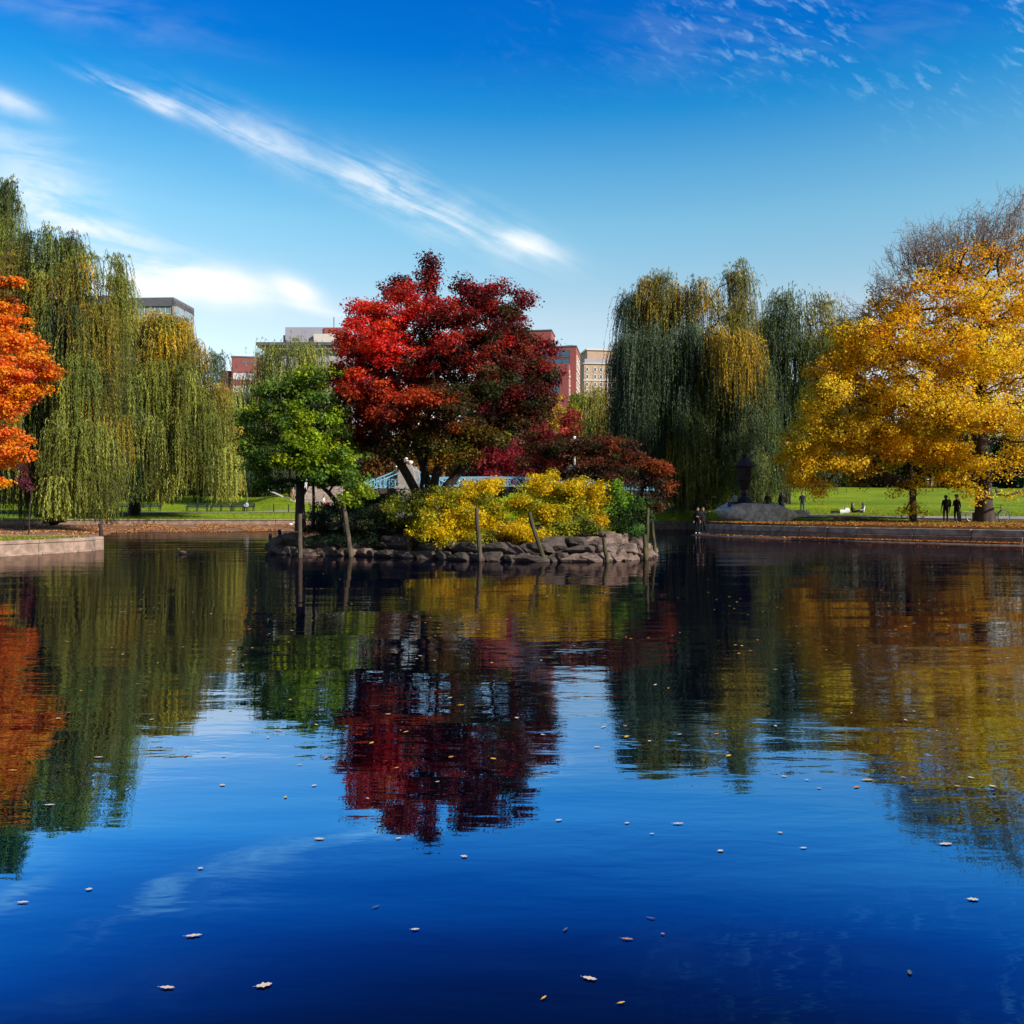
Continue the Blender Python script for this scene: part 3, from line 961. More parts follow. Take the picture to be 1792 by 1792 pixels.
# stepped red brick building right of the maple
b = Bld('brick_building', 'stepped red brick block with blue windows just right of the red maple', 1008, 260, -9)
zt = b.z(607)
b.part('wall', M_BRICK, [(-30, 0, 0, 16, -4, zt)])
b.part('roof', M_DARKM, [(-30.2, .2, -.2, 16.2, zt + .003, zt + .35)])
b.part('stair_tower', M_BRICK, [(-32, -8.0, 4, 14, zt + .353, b.z(573))])
b.part('roof', M_DARKM, [(-32.2, -7.8, 3.8, 14.2, b.z(573) + .003, b.z(573) + .35)])
b.part('roof_vent', M_CONC, [(-3.5, -1.2, 3, 6, zt + .353, zt + 1.1)])
b.part('roof_vent', M_CONC, [(-5.2, -4.8, 3, 3.5, zt + .353, zt + 1.6)])
b.part('antenna', M_DARKM, [(-14.5, -14.35, 6, 6.15, b.z(573), b.z(560)), (-15.1, -13.8, 6, 6.1, b.z(562.5), b.z(561.8))])
b.part('lower_block', M_BRICK, [(-30, -1.8, -5, -.003, -4, b.z(641))])
for py in (619, 634):
    for x, w in ((-4.2, 4.6), (-9.6, 4.6), (-15, 4.6)): b.window(x, b.z(py), w, 2.0, 'y', -.06, M_DARKM, M_BLIND if py > 900 else M_GLASSB, 2, .2)
for py in (655, 669, 687, 703, 720):
    for x, w in ((-6.5, 4.2), (-11.9, 4.6), (-17, 4.6)): b.window(x, b.z(py), w, 2.1, 'y', -5.06, M_DARKM, M_GLASSB, 2, .2)
for py in (627, 641, 657, 673, 689, 705):
    for yy_ in (2, 6.5, 11): b.window(yy_, b.z(py), 2.6, 1.7, 'x', .06, M_TRIM, M_BRICK2, 1, .4)
for py in (657, 673, 689, 705):
    b.window(-2.6, b.z(py), 2.6, 1.7, 'x', -1.74, M_TRIM, M_BRICK2, 1, .4)

# beige classical building
b = Bld('stone_building', 'beige old stone building with rows of white framed windows left of the tall willow', 1022, 330, 8)
k_ = b.k
b.part('wall', M_LIME, [(0, 60, 0, 20, -4, b.z(637))])
b.part('attic', M_CONC, [(.3, 60, .4, 20, b.z(637) + .3, b.z(628))])
b.part('cornice', M_TRIM, [(-.4, 60.2, -.5, 20.2, b.z(637) + .003, b.z(637) + .297)])
b.part('cornice', M_TRIM, [(-.25, 60.1, -.3, -.003, b.z(666.5), b.z(664.5))])
b.part('upper_block', M_LIME, [(2.4, 60, 5, 20, b.z(628) + .003, b.z(609))])
b.part('cornice', M_TRIM, [(1.9, 60, 4.5, 20.3, b.z(609) + .003, b.z(606))])
for py in (647, 659.5, 673, 686, 699, 712):
    for i in range(16):
        x = 1.2 + i * 2.7 + (.4 if i % 2 else 0)
        b.window(x, b.z(py), 1.05, 1.6, 'y', -.05, M_TRIM, M_GLASSB, 1, .28)
# ------------------------------------------------------------------ trees
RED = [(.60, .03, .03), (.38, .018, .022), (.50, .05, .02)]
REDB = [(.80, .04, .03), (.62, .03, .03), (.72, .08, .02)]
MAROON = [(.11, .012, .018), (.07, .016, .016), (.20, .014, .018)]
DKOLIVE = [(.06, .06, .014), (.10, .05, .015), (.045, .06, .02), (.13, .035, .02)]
OLIVEY = [(.16, .14, .012), (.08, .09, .012), (.25, .13, .012)]
ORANGE_RED = [(.52, .085, .02), (.42, .05, .015)]
ORANGE = [(.88, .27, .015), (.92, .38, .015), (.85, .20, .02)]
CORAL = [(.92, .14, .06), (.90, .20, .04)]
YEL = [(.94, .60, .018), (.92, .54, .014), (.95, .66, .05)]
YELO = [(.93, .50, .012), (.90, .42, .010)]
YELG = [(.50, .42, .012), (.35, .33, .012)]
SHY = [(.88, .58, .008), (.80, .54, .008), (.60, .48, .012)]
SHG = [(.34, .36, .02), (.42, .40, .02), (.18, .22, .02)]
GREEN = [(.11, .22, .03), (.17, .28, .03), (.08, .16, .025)]
GREENB = [(.26, .40, .015), (.36, .44, .015), (.20, .34, .02)]
GREEND = [(.035, .075, .018), (.055, .10, .02)]
EVERG = [(.014, .035, .018), (.02, .05, .022), (.012, .028, .014)]
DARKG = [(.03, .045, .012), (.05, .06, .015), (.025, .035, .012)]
W_GREEN = [(.12, .15, .022), (.15, .175, .022), (.09, .115, .02)]
W_LIGHT = [(.25, .28, .05), (.20, .22, .035)]
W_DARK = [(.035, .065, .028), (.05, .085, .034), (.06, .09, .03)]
W_BLUE = [(.085, .13, .075), (.06, .10, .055)]
W_YEL = [(.58, .36, .012), (.45, .30, .015)]
W_OLY = [(.26, .20, .02), (.33, .22, .02), (.18, .16, .02)]


def pick(pal, n, rng):
    p = np.array(pal); i = rng.integers(0, len(p), n); j = rng.integers(0, len(p), n); f = rng.random((n, 1))
    return p[i] * (1 - f) + p[j] * f


def leaf_quads(Pc, T, N, L, W, C, rng, cup=0.12):
    """one kite shaped blade per row"""
    T = unit(T); B = unit(np.cross(N, T)); Nn = np.cross(T, B)
    L = L[:, None]; W = W[:, None]
    v0 = Pc - T * L * .5; v2 = Pc + T * L * .5
    m = Pc + T * L * .05
    v1 = m + B * W * .5 + Nn * L * cup; v3 = m - B * W * .5 + Nn * L * cup
    V = np.stack([v0, v1, v2, v3], 1).reshape(-1, 3)
    return V, np.repeat(C, 4, 0)


def rand_unit(n, rng):
    return unit(rng.normal(size=(n, 3)))


def tube_chains(chains, sides):
    Vs = []; Fs = []; o = 0
    for pts, rad in chains:
        n = len(pts)
        t = np.empty_like(pts); t[1:-1] = pts[2:] - pts[:-2]; t[0] = pts[1] - pts[0]; t[-1] = pts[-1] - pts[-2]
        t = unit(t)
        ref = np.array([0., 0, 1]) if abs(t[0][2]) < .9 else np.array([1., 0, 0])
        a = unit(np.cross(t, ref)); b = np.cross(t, a)
        th = np.arange(sides) * 2 * np.pi / sides
        ring = a[:, None, :] * np.cos(th)[None, :, None] + b[:, None, :] * np.sin(th)[None, :, None]
        Vs.append((pts[:, None, :] + ring * rad[:, None, None]).reshape(-1, 3))
        i = np.arange(n - 1)[:, None]; k = np.arange(sides)[None, :]
        Fs.append(np.stack([i * sides + k, i * sides + (k + 1) % sides, (i + 1) * sides + (k + 1) % sides, (i + 1) * sides + k], -1).reshape(-1, 4) + o)
        o += n * sides
    return np.concatenate(Vs), np.concatenate(Fs)


def skeleton(trunks, tips, rng, rtip=.018, rbase=.3, wander=.12, lift=.25, pw=2.1, pathw=.35):
    """limbs grown from the trunk polylines out to every leaf cluster"""
    pos = []; par = []; plen = []; chains = []
    for tr in trunks:
        ids = []
        for k, p in enumerate(tr):
            p = np.array(p, float)
            pr = ids[-1] if ids else -1
            plen.append(0 if pr < 0 else plen[pr] + np.linalg.norm(p - pos[pr]) * .15); par.append(pr); pos.append(p); ids.append(len(pos) - 1)
        chains.append(ids)
    tops = np.array([pos[c[-1]] for c in chains]).mean(0)
    tips = np.array(tips)
    order = np.argsort(np.linalg.norm((tips - tops) * np.array([1, 1, .8]), axis=1))
    minz = [pos[c[max(0, len(c) // 3)]][2] for c in chains]
    mz = min(minz)
    ok = [p[2] >= mz - .05 for p in pos]
    for t in order:
        tp = tips[t]
        A = np.array(pos); d = np.linalg.norm(A - tp, axis=1)
        cost = d + pathw * np.array(plen) + np.where(np.array(ok), 0, 99) + np.where(A[:, 2] > tp[2] + .3, 1.5 * (A[:, 2] - tp[2]), 0)
        j = int(np.argmin(cost)); dj = d[j]
        n = max(3, int(dj / .55) + 1)
        ctrl = A[j] + (tp - A[j]) * .45 + np.array([0, 0, lift * dj * .5])
        if par[j] >= 0:
            dd = unit(A[j] - A[par[j]]); ctrl = ctrl * .75 + (A[j] + dd * dj * .45) * .25
        ids = [j]
        for k in range(1, n + 1):
            f = k / n
            p = (1 - f) ** 2 * A[j] + 2 * f * (1 - f) * ctrl + f * f * tp
            if k < n: p = p + rng.normal(size=3) * wander * min(1, dj / 3)
            par.append(ids[-1]); plen.append(plen[ids[-1]] + dj / n); pos.append(p); ok.append(True); ids.append(len(pos) - 1)
        chains.append(ids)
    N = len(pos); acc = np.zeros(N); child = np.zeros(N, bool)
    for i in range(N - 1, -1, -1):
        if acc[i] == 0: acc[i] = rtip ** pw
        if par[i] >= 0: acc[par[i]] += acc[i] if not child[par[i]] or True else 0
    # each node passes its own weight down
    r = acc ** (1 / pw)
    roots = [c[0] for c in chains if par[c[0]] < 0]
    rb = max(r[i] for i in roots)
    k = math.log(rbase / rtip) / math.log(rb / rtip)
    r = rtip * (r / rtip) ** k
    out = []
    for c in chains:
        pts = np.array([pos[i] for i in c]); rr = np.array([r[i] for i in c])
        if par[c[0]] >= 0 or c[0] not in roots: rr[0] = min(rr[0], rr[1] * 1.25)
        out.append((pts, rr))
    return out, roots


def clump_leaves(Cc, rc, nl, flat, cols, L, W, rng, up=.55, jit=.22, droop=.3, shell=.35):
    """Cc centres (n,3), rc radius (n,), nl leaves each"""
    n = len(Cc); M = n * nl
    idx = np.repeat(np.arange(n), nl)
    d = rand_unit(M, rng); rr = rng.random((M, 1)) ** (shell)
    # ragged clusters: each pulled out along a few twigs
    tw = rand_unit(n * 5, rng).reshape(n, 5, 3)
    sel = tw[idx, rng.integers(0, 5, M)]
    off = unit(d * .8 + sel * .75) * rr
    off[:, 2] *= flat
    Pc = Cc[idx] + off * rc[idx][:, None] * (.7 + .5 * rng.random((M, 1)))
    N = unit(off * .7 + np.array([0, 0, up]) + rand_unit(M, rng) * .75)
    T = rand_unit(M, rng) + off * .6 + np.array([0, 0, -droop])
    T = unit(T - N * (T * N).sum(1, keepdims=True))
    C = cols[idx] * (1 + jit * rng.normal(size=(M, 1))).clip(.45, 1.7) * (1 + .12 * rng.normal(size=(n, 1))).clip(.6, 1.4)[idx]
    s = (.65 + .7 * rng.random(M))
    return leaf_quads(Pc, T, N, L * s, W * s, C.clip(0, .95), rng)


def ell_points(e, D0, rng, bias=.6):
    px, py, rx, ry, dd, dr, n = e[:7]
    c = P(px, py, D0 + dd); k = (D0 + dd) / F
    d = rand_unit(n, rng) * (rng.random((n, 1)) ** bias)
    return c + d * np.array([rx * k, dr, ry * k])


def broadleaf(name, label, cat, D0, trunks, ells, rng_seed, leaf, nl, rc, flat=.55, trunk_r=.3, group=None, bark=None, up=.55, parts=('trunk', 'crown'),
              bare=None, twig_r=.012, sides=6, lift=.25, wander=.12, jit=.22, limb_tips=None, mat=None, shell=.35, pathw=.35, rtip=.018):
    rng = np.random.default_rng(rng_seed)
    tips = []; cols = []; nls = []
    for e in ells:
        p = ell_points(e, D0, rng); tips.append(p); cols.append(pick(e[7], len(p), rng))
        nls += [e[8] if len(e) > 8 else 1.0] * len(p)
    tips = np.concatenate(tips); cols = np.concatenate(cols); nls = np.array(nls)
    base = np.array(trunks[0][0], float)
    root = empty(name, base); tag(root, label, cat, group)
    ch, _ = skeleton(trunks, tips, rng, rbase=trunk_r, lift=lift, wander=wander, pathw=pathw, rtip=rtip)
    for i in range(len(trunks)):       # root flare
        rr = ch[i][1]; rr[0] *= 1.45
        if len(rr) > 2: rr[1] *= 1.08
    V, Fq = tube_chains(ch, sides)
    quad_mesh(parts[0], V - base, Fq, bark or BARK, root, smooth=True)
    Vs = []; Cs = []
    for w in np.unique(nls):
        s = nls == w
        n_ = max(2, int(nl * w))
        rcv = rc * (.75 + .5 * rng.random(s.sum()))
        v, c = clump_leaves(tips[s], rcv, n_, flat, cols[s], leaf[0], leaf[1], rng, up=up, jit=jit, shell=shell)
        Vs.append(v); Cs.append(c)
    V = np.concatenate(Vs) - base; Fq = np.arange(len(V)).reshape(-1, 4)
    quad_mesh(parts[1], V, Fq, mat or LEAF, root, col=np.concatenate(Cs))
    if bare:
        # leafless twigs at the top of the crown
        tch = []
        for (e, per) in bare:
            pts = ell_points(e, D0, rng, .45)
            for p in pts:
                c0 = P(1690, 640, D0)
                out = unit(unit(p - c0) + rng.normal(size=3) * .28 + np.array([0, 0, .25]))
                bend = rng.normal(size=3) * .22
                q0 = p - out * 1.5
                main = np.array([q0 + out * (1.9 * f) + bend * f * f + rng.normal(size=3) * .05 for f in (0, .3, .6, 1)])
                tch.append((main, np.array([.028, .02, .014, .008])))
                for _ in range(per):
                    f = .15 + .85 * rng.random(); s0 = q0 + out * 1.9 * f + bend * f * f
                    dr = unit(out * .55 + rand_unit(1, rng)[0])
                    Ln = .3 + .45 * rng.random()
                    tch.append((np.array([s0, s0 + dr * Ln * .5 + rng.normal(size=3) * .05, s0 + dr * Ln + np.array([0, 0, .1])]), np.array([.012, .010, .006])))
        V, Fq = tube_chains(tch, 3)
        quad_mesh('bare_twigs', V - base, Fq, BARKTW, root)
    return root


BARKTW = bark_mat('twig bark', (0.26, 0.23, 0.22), (0.15, 0.12, 0.12))


def willow(name, label, D0, trunks, ells, seed, trunk_r=.45, group=None, leaf=(.19, .045), sp=.075, nstr=11, spread=.55, bottom=.75, arch=.7, bark=None, part=-.10):
    """ells: (px,py,rx,ry,dd,dr,n,palette,(Lmin,Lmax)) -- each point is where a limb lets fall a curtain of withies"""
    rng = np.random.default_rng(seed)
    tips = []; cols = []; Ls = []
    more = []; Lmx = max(e[8][1] for e in ells)
    for e in ells:
        Lm_ = e[8][1]
        if Lm_ > 6:      # long curtains hang in two or three overlapping tiers
            dpx = Lm_ * .42 / (D0 / F)
            more.append(e[:6] + (int(e[6] * .8), e[7], (e[8][0] * .5, Lm_ * .62)))
            more.append((e[0], e[1] + dpx, e[2], e[3], e[4] - .4, e[5]) + (int(e[6] * .62), e[7], (e[8][0] * .45, Lm_ * .6)))
        else: more.append(e)
    for e in more:
        p = ell_points(e, D0, rng, .5)
        if e[4] <= 0 and Lmx > 6:     # outer curtains part here and there over inner ones coloured dark for shade
            keep = [mnoise.noise(Vector((q[0] * .55, q[1] * .4, seed + q[2] * .07))) > part for q in p]
            p = p[np.array(keep)] if any(keep) else p
        tips.append(p); cols.append(pick(e[7], len(p), rng)); Ls.append(rng.uniform(e[8][0], e[8][1], len(p)))
    tips = np.concatenate(tips); cols = np.concatenate(cols); Ls = np.concatenate(Ls)
    base = np.array(trunks[0][0], float)
    root = empty(name, base); tag(root, label, 'willow tree', group)
    ch, _ = skeleton(trunks, tips, rng, rbase=trunk_r, lift=.5, wander=.16, rtip=.022)
    for i in range(len(trunks)): ch[i][1][0] *= 1.4
    V, Fq = tube_chains(ch, 6)
    quad_mesh('trunk', V - base, Fq, bark or BARK, root, smooth=True)
    n = len(tips); M = n * nstr; idx = np.repeat(np.arange(n), nstr)
    ax = np.array(trunks[0][-1], float)
    out = tips - ax; out[:, 2] = 0; out = unit(out)
    od = unit(out[idx] + rng.normal(size=(M, 3)) * np.array([.7, .7, 0])) * np.array([1, 1, 0])
    st = tips[idx] + rng.normal(size=(M, 3)) * np.array([spread, spread, spread * .55])
    Lm = Ls[idx] * (.35 + .75 * rng.random(M) ** .8)
    Lm = np.minimum(Lm, np.maximum(st[:, 2] - bottom - rng.random(M) ** 2 * 1.2, .4))
    K = int(Lm.max() / sp) + 1
    s = (np.arange(K)[None, :] + rng.random((M, 1))) * sp
    mask = s < Lm[:, None]
    A = arch * (.5 + rng.random((M, 1)))
    hx = A * (1 - np.exp(-s / .8))
    ph = rng.random((M, 1)) * 6.28
    sw = .05 * np.sin(s * 1.1 + ph) * np.minimum(1, s / 1.5)
    z = st[:, 2:3] + .35 * np.sin(np.minimum(s, 1.0) * 3.14) * .6 - np.maximum(0, s - .35)
    X = st[:, 0:1] + od[:, 0:1] * hx + sw; Y = st[:, 1:2] + od[:, 1:2] * hx + .05 * np.cos(s * .9 + ph)
    Pc = np.stack([X, Y, z], -1)[mask]
    ii = np.broadcast_to(np.arange(M)[:, None], s.shape)[mask]; sv = s[mask]
    m = len(Pc)
    side = rand_unit(m, rng) * np.array([1, 1, .15])
    T = np.array([0, 0, -1.0]) + side * .42 + od[ii] * np.exp(-sv / .5)[:, None] * 1.2
    N = unit(rand_unit(m, rng) * np.array([1, 1, .3]) + od[ii] * .5 + np.array([0, 0, .15]))
    strand = (1 + .20 * rng.normal(size=(M, 1))).clip(.5, 1.6) * (1 + .34 * rng.normal(size=(n, 1))).clip(.4, 1.9)[idx]
    C = cols[idx][ii] * strand[ii] * (1 + .15 * rng.normal(size=(m, 1))).clip(.5, 1.5)
    q = .7 + .6 * rng.random(m)
    Pc = Pc + side * .04
    V, Cc = leaf_quads(Pc, T, N, leaf[0] * q, leaf[1] * q, C.clip(0, .95), rng, .03)
    V = V - base
    quad_mesh('crown', V, np.arange(len(V)).reshape(-1, 4), WLEAF, root, col=Cc)
    return root


def gz(px, D): return hgt(px, D)


def trunk_line(pts, D0):
    """pts: (px, py or None for ground, dD)"""
    out = []
    for px, py, dd in pts:
        if py is None:
            p = P(px, 900, D0 + dd); p[2] = gz(px, D0 + dd) - .15
        else: p = P(px, py, D0 + dd)
        out.append(p)
    return out


def isl_trunk(pts, D0):
    out = []
    for px, py, dd in pts:
        p = P(px, py or 900, D0 + dd)
        if py is None: p[2] = .95
        out.append(p)
    return out


# ---- red maple in the middle of the island
D = 35.5
tr = [isl_trunk([(742, None, 0), (741, 880, 0), (738, 850, .1), (742, 820, .2), (750, 780, .3)], D),
      isl_trunk([(752, None, .1), (757, 870, -.1), (762, 835, -.3), (772, 795, -.6), (782, 750, -.6)], D),
      isl_trunk([(736, None, .1), (728, 860, -.2), (712, 830, -.5), (688, 790, -.6), (670, 745, -.8)], D),
      isl_trunk([(755, None, .3), (775, 860, .4), (800, 830, .5), (840, 780, .4), (880, 735, .5)], D),
      isl_trunk([(748, None, .3), (750, 850, .8), (735, 800, 1.5), (715, 730, 2.0)], D)]
ells = [
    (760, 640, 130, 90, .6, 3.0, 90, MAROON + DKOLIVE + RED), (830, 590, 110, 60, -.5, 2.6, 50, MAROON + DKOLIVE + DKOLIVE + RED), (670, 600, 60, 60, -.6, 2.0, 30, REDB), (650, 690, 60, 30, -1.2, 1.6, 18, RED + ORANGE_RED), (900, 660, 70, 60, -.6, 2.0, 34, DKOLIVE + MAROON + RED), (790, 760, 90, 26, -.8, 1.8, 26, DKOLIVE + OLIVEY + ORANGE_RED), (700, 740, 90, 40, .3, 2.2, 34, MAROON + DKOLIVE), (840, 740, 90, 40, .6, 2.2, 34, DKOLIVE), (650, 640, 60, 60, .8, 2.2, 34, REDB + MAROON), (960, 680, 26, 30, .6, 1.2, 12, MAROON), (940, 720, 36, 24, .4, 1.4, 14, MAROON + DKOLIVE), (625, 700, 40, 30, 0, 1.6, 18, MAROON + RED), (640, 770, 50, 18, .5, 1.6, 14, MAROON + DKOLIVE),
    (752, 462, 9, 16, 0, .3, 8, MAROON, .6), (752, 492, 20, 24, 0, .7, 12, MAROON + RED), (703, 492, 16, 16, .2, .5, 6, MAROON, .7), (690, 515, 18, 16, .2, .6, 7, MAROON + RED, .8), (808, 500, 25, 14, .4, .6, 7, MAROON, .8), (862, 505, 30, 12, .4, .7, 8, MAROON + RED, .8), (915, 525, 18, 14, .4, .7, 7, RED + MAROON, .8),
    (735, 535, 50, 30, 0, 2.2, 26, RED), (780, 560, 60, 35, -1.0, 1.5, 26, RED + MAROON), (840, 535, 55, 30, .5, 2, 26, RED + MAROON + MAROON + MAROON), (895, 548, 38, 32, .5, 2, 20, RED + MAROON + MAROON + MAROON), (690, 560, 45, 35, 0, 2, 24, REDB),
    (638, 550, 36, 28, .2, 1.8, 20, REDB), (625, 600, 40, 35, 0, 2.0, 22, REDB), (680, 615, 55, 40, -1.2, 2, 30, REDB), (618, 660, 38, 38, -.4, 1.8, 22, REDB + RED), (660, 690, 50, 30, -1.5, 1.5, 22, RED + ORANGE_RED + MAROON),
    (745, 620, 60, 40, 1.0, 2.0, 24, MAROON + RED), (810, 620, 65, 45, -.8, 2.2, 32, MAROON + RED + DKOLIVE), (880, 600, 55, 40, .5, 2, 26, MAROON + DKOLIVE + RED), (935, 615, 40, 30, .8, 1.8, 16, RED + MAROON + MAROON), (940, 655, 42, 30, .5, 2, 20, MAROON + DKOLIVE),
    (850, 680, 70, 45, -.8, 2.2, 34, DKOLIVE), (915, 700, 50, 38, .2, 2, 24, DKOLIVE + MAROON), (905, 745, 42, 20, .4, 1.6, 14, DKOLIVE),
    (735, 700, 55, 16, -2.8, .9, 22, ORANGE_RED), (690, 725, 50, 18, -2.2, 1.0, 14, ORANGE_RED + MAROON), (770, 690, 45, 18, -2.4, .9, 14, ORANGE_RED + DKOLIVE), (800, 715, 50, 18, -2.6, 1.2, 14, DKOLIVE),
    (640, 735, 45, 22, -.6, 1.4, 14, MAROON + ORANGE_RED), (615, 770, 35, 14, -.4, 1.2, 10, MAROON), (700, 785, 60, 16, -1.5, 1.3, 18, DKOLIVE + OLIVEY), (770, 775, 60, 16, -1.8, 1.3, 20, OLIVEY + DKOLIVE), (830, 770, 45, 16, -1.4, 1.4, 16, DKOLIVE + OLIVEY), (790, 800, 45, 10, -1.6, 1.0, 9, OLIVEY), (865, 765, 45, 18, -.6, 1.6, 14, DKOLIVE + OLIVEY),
]
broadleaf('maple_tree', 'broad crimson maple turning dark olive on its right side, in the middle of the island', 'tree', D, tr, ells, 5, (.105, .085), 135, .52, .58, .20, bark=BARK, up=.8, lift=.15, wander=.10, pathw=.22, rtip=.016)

# ---- green oak-like tree on the left of the island
D = 34.2
tr = [isl_trunk([(526, None, 0), (525, 880, 0), (526, 855, 0), (524, 815, 0), (520, 770, .1)], D),
      isl_trunk([(548, None, .6), (549, 870, .6), (548, 845, .7), (556, 800, .6)], D),
      isl_trunk([(606, None, -.2), (594, 885, -.3), (575, 862, -.4), (556, 845, -.3), (545, 820, -.1)], D)]
ells = [
    (520, 740, 95, 70, .6, 2.0, 36, GREEN + GREEND), (440, 780, 22, 26, .2, 1.0, 10, GREEN), (440, 735, 20, 22, .2, 1.0, 8, GREEN), (600, 770, 50, 30, 0, 1.4, 16, GREEN + GREENB),
    (540, 665, 50, 30, .4, 1.4, 22, GREEN + GREENB), (585, 660, 35, 22, .4, 1.0, 10, GREENB + OLIVEY), (500, 690, 50, 28, .3, 1.5, 24, GREEN), (560, 705, 45, 30, .2, 1.6, 24, GREEN), (585, 730, 30, 22, -.2, 1.2, 12, GREENB),
    (475, 720, 38, 26, .2, 1.4, 18, GREEN + GREENB), (520, 735, 50, 30, -.8, 1.4, 26, GREEN + GREENB), (465, 770, 32, 24, 0, 1.3, 14, GREEN), (540, 775, 50, 25, -1.2, 1.3, 26, GREENB), (490, 790, 45, 24, -.8, 1.4, 22, GREEN + GREEND),
    (455, 815, 28, 20, .4, 1.2, 12, GREEN), (520, 815, 55, 20, -.8, 1.3, 26, GREEN + GREENB), (590, 800, 45, 22, -1.0, 1.3, 20, GREEN + GREENB), (455, 850, 22, 12, .4, 1, 7, GREEN), (575, 835, 45, 16, -1.0, 1.2, 16, GREEN), (620, 840, 36, 26, -1.2, 1.0, 16, GREEN + GREENB), (605, 868, 22, 12, -1.2, .8, 6, GREENB), (500, 845, 50, 10, 0, 1.0, 8, GREEND, .7), (640, 858, 14, 10, -1.2, .6, 4, GREENB)]
broadleaf('green_tree', 'leafy green tree with leaning trunks at the left end of the island', 'tree', D, tr, ells, 9, (.14, .075), 78, .42, .6, .17, bark=BARK, up=.6, lift=.2)

# ---- low dark red tree spreading over the right end
D = 35.0
tr = [isl_trunk([(1118, None, 0), (1112, 890, 0), (1090, 865, 0), (1060, 842, .1), (1010, 830, .3)], D),
      isl_trunk([(1122, None, .2), (1122, 870, .2), (1128, 840, .1), (1135, 815, 0)], D)]
BRR = [(.085, .03, .018), (.05, .028, .014), (.14, .035, .02), (.04, .045, .015)]
BRO = [(.36, .07, .02), (.22, .045, .018), (.30, .09, .015)]
ells = [(960, 790, 42, 20, 0, 1.2, 18, DKOLIVE + BRR), (920, 815, 30, 14, .2, 1, 9, DKOLIVE + BRR, .8), (1005, 785, 45, 22, 0, 1.4, 22, DKOLIVE + BRR), (1050, 785, 45, 22, 0, 1.5, 24, BRR + BRO), (1100, 800, 42, 24, 0, 1.5, 22, BRO + BRR), (1145, 815, 28, 18, -.2, 1.1, 14, BRO), (1030, 820, 50, 18, -.6, 1.2, 20, BRR + DKOLIVE), (1090, 835, 45, 18, -.4, 1.3, 18, BRR), (1145, 850, 28, 20, -.2, 1.0, 14, BRR), (1150, 885, 16, 12, -.4, .6, 6, DKOLIVE + BRR), (985, 830, 40, 12, 0, 1.0, 8, BRR), (1168, 848, 8, 14, -.2, .5, 4, BRO, .6), (1060, 768, 28, 10, .2, .8, 8, BRR)]
broadleaf('dogwood_tree', 'low spreading dark bronze tree with orange tips over the right end of the island', 'tree', D, tr, ells, 14, (.105, .06), 105, .42, .5, .12, bark=BARK, up=.6, lift=.15)

# ---- shrubs of the island
def shrub(name, label, D0, basepx, ells, seed, leaf, nl, rc, flat=.7, bark=None, cat='shrub', group=None, up=.5, stems=4, jit=.25, r=.035, z=.8, parts=('stem', 'foliage')):
    rng = np.random.default_rng(seed + 400)
    tr = []
    for k in range(stems):
        p = P(basepx + rng.uniform(-12, 12), 900, D0 + rng.uniform(-.3, .3)); p[2] = z
        tr.append([p, p + np.array([rng.uniform(-.2, .2), rng.uniform(-.2, .2), .35]), p + np.array([rng.uniform(-.5, .5), rng.uniform(-.4, .4), .7])])
    return broadleaf(name, label, cat, D0, tr, ells, seed, leaf, nl, rc, flat, r, bark=bark, up=up, parts=parts, sides=5, jit=jit, rtip=.008, group=group)


shrub('yellow_shrub', 'bright yellow shrub beside the tall peeling post, left one of the pair', 33.0, 800, [(800, 895, 80, 46, 0, 1.3, 50, SHY + SHG), (775, 880, 42, 22, .2, 1, 16, SHY + SHG), (830, 860, 50, 24, .4, 1.2, 20, SHY), (850, 850, 30, 14, .4, .8, 8, SHY), (755, 915, 38, 18, -.5, .9, 14, SHY + SHG), (810, 910, 50, 22, -.6, 1.1, 22, SHY), (860, 900, 35, 26, -.2, 1.1, 14, SHY + SHG), (780, 942, 42, 12, -1.2, .7, 14, SHY + YELG), (760, 930, 36, 14, -1.0, .7, 12, SHY), (840, 942, 40, 12, -1.5, .8, 14, SHG + SHY), (740, 885, 22, 16, .2, .8, 7, SHG)], 21, (.085, .055), 150, .38)
shrub('yellow_shrub', 'bright yellow shrub behind the sharply leaning post, right one of the pair', 33.2, 975, [(975, 890, 90, 44, 0, 1.4, 60, SHY + SHG), (1020, 860, 50, 26, .2, 1.2, 20, SHY), (960, 850, 42, 22, .3, 1.1, 18, SHY), (1000, 862, 42, 24, .2, 1.1, 18, SHY + SHG), (915, 875, 38, 22, -.1, 1, 16, SHY + SHG), (960, 895, 55, 24, -.4, 1.3, 24, SHY + SHG), (1030, 895, 38, 26, -.2, 1.1, 16, SHY + SHG), (905, 930, 40, 16, -1.6, .8, 18, SHY), (945, 942, 26, 9, -1.9, .5, 9, SHY), (1050, 912, 22, 14, -.4, .8, 9, YELO + SHY), (990, 928, 40, 16, -1.5, .9, 16, SHG), (1030, 925, 30, 14, -1.4, .8, 9, SHG + GREEND), (940, 845, 22, 12, .2, .7, 6, SHY)], 22, (.085, .055), 150, .38)
shrub('green_shrub', 'loose grey green shrub between the red maple trunk and the yellow shrub', 33.8, 700, [(700, 885, 42, 22, .1, 1.2, 22, SHG + GREEND), (740, 868, 40, 18, .3, 1, 16, SHG + DARKG), (665, 905, 32, 20, 0, 1, 12, DARKG), (725, 915, 36, 16, -.3, .9, 12, DARKG + SHG)], 23, (.08, .045), 110, .36)
